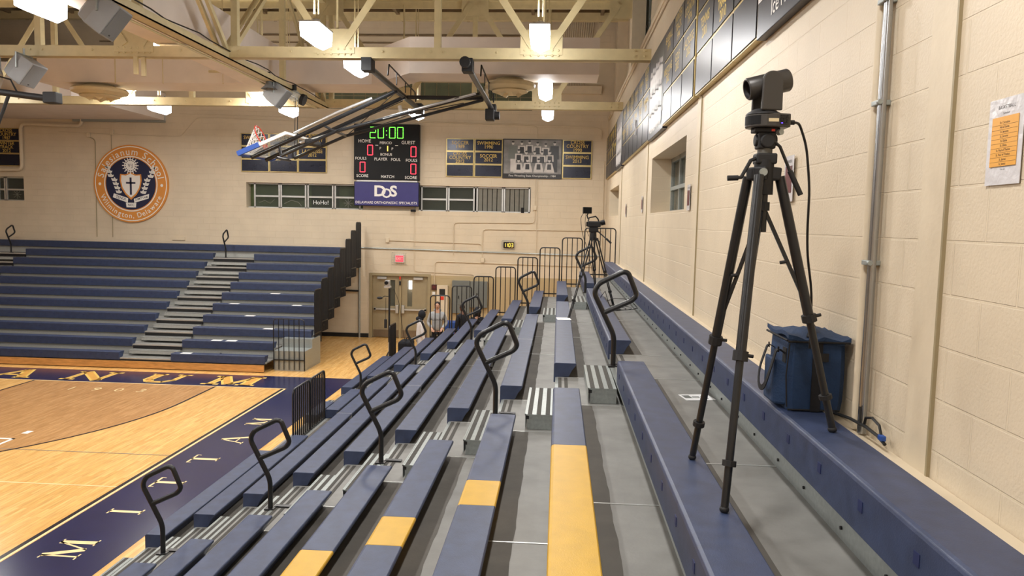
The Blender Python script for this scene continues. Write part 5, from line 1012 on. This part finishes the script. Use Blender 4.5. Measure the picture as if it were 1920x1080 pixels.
b = MB(); pk = [(x0 - .06, y0 + .06), (x0 - .06, y0 + .24), (x0 + .01, y0 + .3), (x0 + .01, y0 + .02)]; b.add([(x, y, z + (.03 if (k == 1 and i in (0, 1)) else 0)) for k, z in enumerate((z0 + .02, z0 + .24)) for i, (x, y) in enumerate(pk)], [(0, 1, 2, 3)[::-1], (4, 5, 6, 7), (0, 1, 5, 4), (1, 2, 6, 5), (2, 3, 7, 6), (3, 0, 4, 7)]); b.build('side_pocket', 'bag', bg, bevel=.015)
def strap(pts, w_, m='web', name='handle', par=bg, up=(1, 0, 0)):
    b = MB(); P = rounded(pts, .05, 4)
    for a, c in zip(P, P[1:]):
        d = (c - a); b.bar(a - d * .05, c + d * .05, w_, .005, up)
    b.build(name, m, par)
strap([(x0 - .006, y0 + .05, z1 - .08), (x0 - .05, y0 + .055, z1 - .05), (x0 - .085, y0 + .06, z1 - .2), (x0 - .1, y0 + .1, z0 + .09), (x0 - .1, y0 + .2, z0 + .09), (x0 - .085, y0 + .25, z1 - .2), (x0 - .04, y0 + .26, z1 - .06), (x0 - .006, y0 + .26, z1 - .08)], .03)
MB().box(x0 - .008, x0 - .001, y0 + .03, y0 + .09, z1 - .13, z1 - .05).build('webbing_patch', 'web', bg); MB().box(x0 + .12, x0 + .17, y0 - .012, y0 - .006, z0, z1 - .01).build('webbing_strip', 'web', bg); MB().box(x0 + .15, x0 + .2, y0 - .017, y0 - .01, z1 - .11, z1 - .065).build('buckle', 'blackm', bg)
strap([(x0 + .1, y0 + .0, z1 + .02), (x0 + .15, y0 + .1, z1 + .07), (x0 + .17, y0 + .25, z1 + .06)], .03, name='top_strap', up=(0, 0, 1))
t = thing('cable_tangle', 'black cables with a blue connector behind the wall bench end by the conduit', 'cable', (1.5, 3.6, 3.14))
b = MB(); b.tube([(1.45, 3.99, 3.147), (1.5, 3.8, 3.155), (1.51, 3.62, 3.16), (1.515, 3.5, 3.15), (1.52, 3.43, 3.13)], .008, 6); b.tube([(1.515, 3.66, 3.15), (1.515, 3.64, 3.2), (1.52, 3.58, 3.215), (1.52, 3.5, 3.2), (1.52, 3.46, 3.14)], .007, 6); b.tube([(1.51, 3.7, 3.24), (1.505, 3.68, 3.16)], .007, 6); b.build('cord', 'cord', t, smooth=True); MB().box(1.505, 1.53, 3.44, 3.48, 3.14, 3.165).build('connector', 'bin', t, bevel=.004)
# second camera on tripod, far up the stand
c2 = thing('camera_tripod', 'black two-tube tripod under the camcorder at the farther handrails', 'tripod', (.6, 13.4, 2.7)); hx, hy = .6, 12.9
for tx, fx_ in (((-.03, -.05), (.2, 11.9, 2.61)), ((.05, -.02), (.98, 12.9, 2.72)), ((-.01, .05), (.72, 13.75, 2.72))):
    tpn = Vector((hx + tx[0], hy + tx[1], 3.87)); ft = Vector(fx_); s = (ft - tpn).normalized().cross(Vector((0, 1, 0))).normalized() * .02; mid = tpn.lerp(ft, .5)
    b = MB(); b.cyl(tpn + s, mid + s, .012, n=8); b.cyl(tpn - s, mid - s, .012, n=8); b.cyl(mid + s * .6, ft + s * .5, .01, n=8); b.cyl(mid - s * .6, ft - s * .5, .01, n=8)
    for q in (.02, .5, .8): p = tpn.lerp(ft, q); b.obox(p, s, (ft - tpn), (0, 1, 0), .03, .02, .02)
    b.build('leg', 'black', c2); MB().ball(ft, .025, .03, .02, 10).build('foot', 'blackm', c2)
MB().cyl((hx, hy, 3.84), (hx, hy, 3.98), .06, .05).build('bowl', 'blackm', c2); MB().box(hx - .08, hx + .08, hy - .06, hy + .06, 3.97, 4.06).build('fluid_head', 'blackm', c2, bevel=.015)
MB().tube([(hx + .06, hy, 4.0), (hx + .27, hy - .1, 3.82)], .011, 8).build('pan_handle', 'black', c2); MB().cyl((hx + .22, hy - .08, 3.865), (hx + .3, hy - .11, 3.79), .017).build('handle_grip', 'blackm', c2); MB().cyl((hx + .02, hy - .08, 3.9), (hx + .1, hy - .1, 3.8), .014).build('bowl_clamp', 'blackm', c2)
vc = thing('camcorder', 'black video camcorder with a small monitor on top, on the far tripod', 'camera', (.6, 12.9, 4.06))
MB().box(.49, .72, 12.82, 12.98, 4.06, 4.16).build('body', 'blackm', vc, bevel=.02); MB().cyl((.72, 12.9, 4.13), (.79, 12.9, 4.15), .045, n=14).build('lens', 'sbk', vc); b = MB(); b.tube([(.5, 12.9, 4.16), (.52, 12.9, 4.22), (.63, 12.9, 4.245), (.67, 12.9, 4.2), (.69, 12.9, 4.15)], .012, 8); b.build('top_handle', 'black', vc, smooth=True)
b = MB(); b.tube([(.5, 12.9, 4.2), (.48, 12.9, 4.26), (.5, 12.88, 4.3)], .012, 6); b.build('monitor_arm', 'black', vc); MB().obox((.48, 12.87, 4.345), (1, .25, 0), (-.25, 1, 0), (0, 0, 1), .075, .03, .055).build('monitor', 'sbk', vc, bevel=.006); MB().box(.47, .53, 12.85, 12.93, 4.07, 4.15).build('viewfinder', 'sbk', vc, bevel=.01)
b = MB(); b.tube(rounded([(.42, 12.86, 4.3), (.37, 12.86, 4.22), (.4, 12.86, 3.95), (.5, 12.87, 3.7), (.62, 12.9, 3.2), (.68, 12.7, 2.73)], .1, 5), .005, 5); b.tube(rounded([(.46, 12.86, 4.3), (.44, 12.86, 4.1), (.52, 12.87, 3.9)], .1, 4), .004, 5); b.build('cable', 'cord', vc)
t = thing('cable_tangle', 'loose loops of black cable on the deck under the camcorder tripod', 'cable', (.85, 12.3, 2.71)); b = MB()
for i in range(4):
    r_ = .12 + .05 * i; b.tube([(.93 + .04 * i + r_ * math.cos(a * .6), 12.2 + .3 * r_ + 1.6 * r_ * math.sin(a * .6), 2.72 + .012 * i + .1 * (i == 3) * max(0, math.sin(a * .6))) for a in range(11)], .006, 5)
b.tube([(.7, 12.8, 2.72), (.75, 12.6, 2.9), (.8, 12.4, 3.0), (.86, 12.3, 2.8), (.9, 12.2, 2.72)], .006, 5); b.build('cord', 'cord', t); b = MB(); b.box(.8, .9, 12.1, 12.35, 2.707, 2.75); b.box(.92, 1.02, 12.2, 12.4, 2.707, 2.745); b.build('power_supply', 'cord', t, bevel=.01)
# third camera on a pole before the doors
t = thing('camera_stand', 'slim black pole stand with a crossarm microphone, in front of the double doors', 'stand', (-4.66, 20.3, 0)); MB().cyl((-4.66, 20.3, .05), (-4.66, 20.3, .75), .022).build('lower_pole', 'silver', t); MB().cyl((-4.66, 20.3, .7), (-4.66, 20.3, 2.22), .027).build('upper_pole', 'blackm', t)
for a in (0.3, 2.4, 4.5): MB().bar((-4.66, 20.3, .45), (-4.66 + .35 * math.cos(a), 20.3 + .35 * math.sin(a), .02), .02, .02).build('leg', 'blackm', t)
MB().tube([(-4.66, 20.28, 1.98), (-4.78, 20.25, 2.0), (-4.84, 20.25, 1.96)], .012, 6).build('side_arm', 'black', t); MB().ball((-4.92, 20.25, 1.94), .085, .04, .04, 12).build('microphone', 'blackm', t, smooth=True); MB().box(-4.79, -4.72, 20.24, 20.3, 1.1, 1.35).build('battery_pack', 'blackm', t, bevel=.01)
b = MB(); b.tube(rounded([(-4.75, 20.27, 1.95), (-4.76, 20.27, 1.4), (-4.74, 20.27, 1.2)], .05), .006, 5); b.tube(rounded([(-4.55, 20.3, 2.2), (-4.4, 20.3, 1.9), (-4.25, 20.3, .9), (-4.1, 20.3, .3)], .4, 8), .006, 5); b.build('cable', 'cord', t)
t = thing('robotic_camera', 'small silver and black camera on the pole stand before the doors', 'camera', (-4.7, 20.3, 2.22)); MB().box(-4.8, -4.62, 20.22, 20.38, 2.22, 2.28).build('base', 'silver', t, bevel=.01); MB().box(-4.78, -4.64, 20.22, 20.36, 2.28, 2.44).build('head', 'silver', t, bevel=.02); MB().cyl((-4.72, 20.24, 2.37), (-4.73, 20.18, 2.37), .05).build('lens', 'sbk', t)
# ================================================================== people beyond the near stand
def person(label, x, y, h, yaw, top, legs, skin, hairm, arms, lean=0., hood=None, text=None):
    s = h / 1.75; f = Vector((math.cos(yaw), math.sin(yaw), 0)); r = Vector((f.y, -f.x, 0)); B = Vector((x, y, 0)); ln = f * lean
    P = lambda a, b, z: B + r * (a * s) + f * (b * s) + Vector((0, 0, z * s)) + ln * max(0, (z - .9) / .8)
    t = thing('person', label, 'person', (x, y, 0))
    def skin_mesh(name, V, E, R, m, par, root=0):
        me = bpy.data.meshes.new(name); me.from_pydata([v - wloc(par) for v in V], E, []); me.materials.append(M[m]); o = bpy.data.objects.new(name, me); COL.objects.link(o); o.parent = par
        md = o.modifiers.new('skin', 'SKIN'); md.use_smooth_shade = True
        for sv, rr in zip(me.skin_vertices[0].data, R): sv.radius = (rr * s if not isinstance(rr, tuple) else rr[0] * s, rr * s if not isinstance(rr, tuple) else rr[1] * s)
        me.skin_vertices[0].data[root].use_root = True
        md2 = o.modifiers.new('sub', 'SUBSURF'); md2.levels = 1; md2.render_levels = 2
        return o
    # body in skin: pelvis, torso, neck, head core, arms with fingers, legs
    hn = {'down': [(.24, .02, 1.12), (.25, .1, .86)], 'pocket': [(.26, -.02, 1.12), (.16, .16, .98)], 'fwd': [(.23, .12, 1.16), (.15, .3, 1.1)]}[arms]
    V = [P(0, 0, .95), P(0, 0, 1.15), P(0, 0, 1.38), P(0, .0, 1.48), P(0, .02, 1.56)]; E = [(0, 1), (1, 2), (2, 3), (3, 4)]; R = [.12, .11, .12, .055, .055]
    for sg in (-1, 1):
        i = len(V); V += [P(sg * .17, 0, 1.4), P(sg * hn[0][0], hn[0][1], hn[0][2]), P(sg * hn[1][0], hn[1][1], hn[1][2])]; E += [(2, i), (i, i + 1), (i + 1, i + 2)]; R += [.05, .038, .026]
        w_ = P(sg * hn[1][0], hn[1][1], hn[1][2]); d = (w_ - V[i + 1]).normalized(); j = len(V); V += [w_ + d * (.08 * s)]; E += [(i + 2, j)]; R += [.03]
        for q in range(5):
            off = r * ((q - 2) * .018 * s); L = (.055, .08, .09, .08, .065)[q] * s; k = len(V); V += [V[j] + off + d * (.03 * s), V[j] + off * 1.1 + d * (L + .01)]; E += [(j, k), (k, k + 1)]; R += [.009, .008]
        i = len(V); V += [P(sg * .09, 0, .9), P(sg * .1, .02, .5), P(sg * .1, 0, .09), P(sg * .1, .14, .03)]; E += [(0, i), (i, i + 1), (i + 1, i + 2), (i + 2, i + 3)]; R += [.08, .058, .042, .035]
    body = skin_mesh('body', V, E, R, skin, t)
    hc = P(0, .03, 1.645); b = MB(); b.ball(hc, .078 * s, .09 * s, .112 * s, 16); b.ball(hc + f * (.085 * s) - Vector((0, 0, .015 * s)), .013 * s, .02 * s, .02 * s, 8)
    for sg in (-1, 1): b.ball(hc + r * (sg * .078 * s), .015 * s, .02 * s, .03 * s, 8)
    b.build('head', skin, t, smooth=True)
    b = MB()
    for sg in (-1, 1): b.ball(hc + f * (.083 * s) + r * (sg * .03 * s) + Vector((0, 0, .015 * s)), .012 * s, .008 * s, .007 * s, 8)
    b.ball(hc + f * (.084 * s) - Vector((0, 0, .055 * s)), .022 * s, .008 * s, .006 * s, 8); b.build('face_features', 'hair', t)
    if hood:
        b = MB(); b.ball(hc + Vector((0, 0, .01)) - f * (.02 * s), .125 * s, .13 * s, .15 * s, 16); b.ball(P(0, -.05, 1.52), .13 * s, .12 * s, .09 * s, 12); b.build('hood', hood, t, smooth=True)
    else:
        if top == 'hood': b = MB(); b.ball(P(0, -.07, 1.5), .12 * s, .09 * s, .07 * s, 14); b.build('lowered_hood', top, t, smooth=True)
        b = MB(); b.ball(hc - f * (.02 * s) + Vector((0, 0, .035 * s)), .088 * s, .095 * s, .095 * s, 16); b.build('hair', hairm, t, smooth=True)
    V = [P(0, 0, .84), P(0, 0, 1.12), P(0, 0, 1.36), P(0, -.01, 1.5)]; E = [(0, 1), (1, 2), (2, 3)]; R = [(.17, .15), (.165, .135), (.15, .12), .085]
    for sg in (-1, 1):
        i = len(V); V += [P(sg * .19, 0, 1.39), P(sg * (hn[0][0] + .01), hn[0][1], hn[0][2]), P(sg * hn[1][0], hn[1][1], hn[1][2])]; E += [(2, i), (i, i + 1), (i + 1, i + 2)]; R += [.072, .062, .045]
    skin_mesh('top', V, E, R, top, t)
    V = [P(0, 0, .96)]; E = []; R = [.13]
    for sg in (-1, 1): i = len(V); V += [P(sg * .09, 0, .86), P(sg * .1, .02, .5), P(sg * .1, 0, .12)]; E += [(0, i), (i, i + 1), (i + 1, i + 2)]; R += [.1, .075, .06]
    skin_mesh('trousers', V, E, R, legs, t)
    b = MB()
    for sg in (-1, 1): b.ball(P(sg * .1, .05, .045), .055 * s, .055 * s, .045 * s, 10); b.ball(P(sg * .1, .13, .035), .05 * s, .05 * s, .035 * s, 10)
    b.build('shoes', 'blackm', t, smooth=True)
    if text:
        v, fc = text2d(text, .07 * s, .004); c0 = P(0, 0, 1.24) + f * (.175 * s); b = MB()
        b.add([c0 + r * a * -1 * 1.15 + Vector((0, 0, bb)) - f * (abs(a) ** 2 * 2.2) for a, bb in v], fc); b.build('chest_lettering', 'ink', t)
    return t
person('person in a grey hooded sweatshirt with dark chest lettering, looking down beside the doors', -3.52, 21.6, 1.72, -1.45, 'hood', 'dark', 'skin', 'hair', 'pocket', .0, None, 'SALESIANUM')
person('person in a white shirt and black hood, left of the grey sweatshirt', -3.85, 20.6, 1.55, 0.35, 'tee', 'tee', 'skin', 'hair', 'down', .05, 'dark')
person('person in dark clothes, before the taller grey electrical panel', -2.78, 21.9, 1.62, 2.4, 'dark', 'dark', 'skin2', 'hair', 'down', .05)
person('person in a black jacket with a pale collar, rightmost behind the end rails', -2.35, 21.6, 1.58, -1.2, 'dark', 'dark', 'skin', 'hair', 'fwd', .1, 'dark')
t = thing('storage_bin', 'blue plastic bin with dark gear by the grey sweatshirt', 'bin', (-3.2, 23.2, 0)); MB().box(-3.5, -2.95, 23, 23.4, .55, .95).build('bin_body', 'bin', t, bevel=.03); MB().box(-3.55, -2.9, 22.95, 23.45, 0, .55).build('trolley', 'dark', t, bevel=.03)
t = thing('equipment_bag', 'black wheeled bag standing on the floor past the lowest far rows', 'bag', (-4.2, 20.6, 0)); MB().box(-4.42, -4.05, 20.3, 20.9, .02, .72).build('body', 'dark', t, bevel=.06); MB().tube([(-4.2, 20.4, .72), (-4.2, 20.45, .8), (-4.2, 20.75, .8), (-4.2, 20.8, .72)], .015, 6).build('handle', 'web', t)
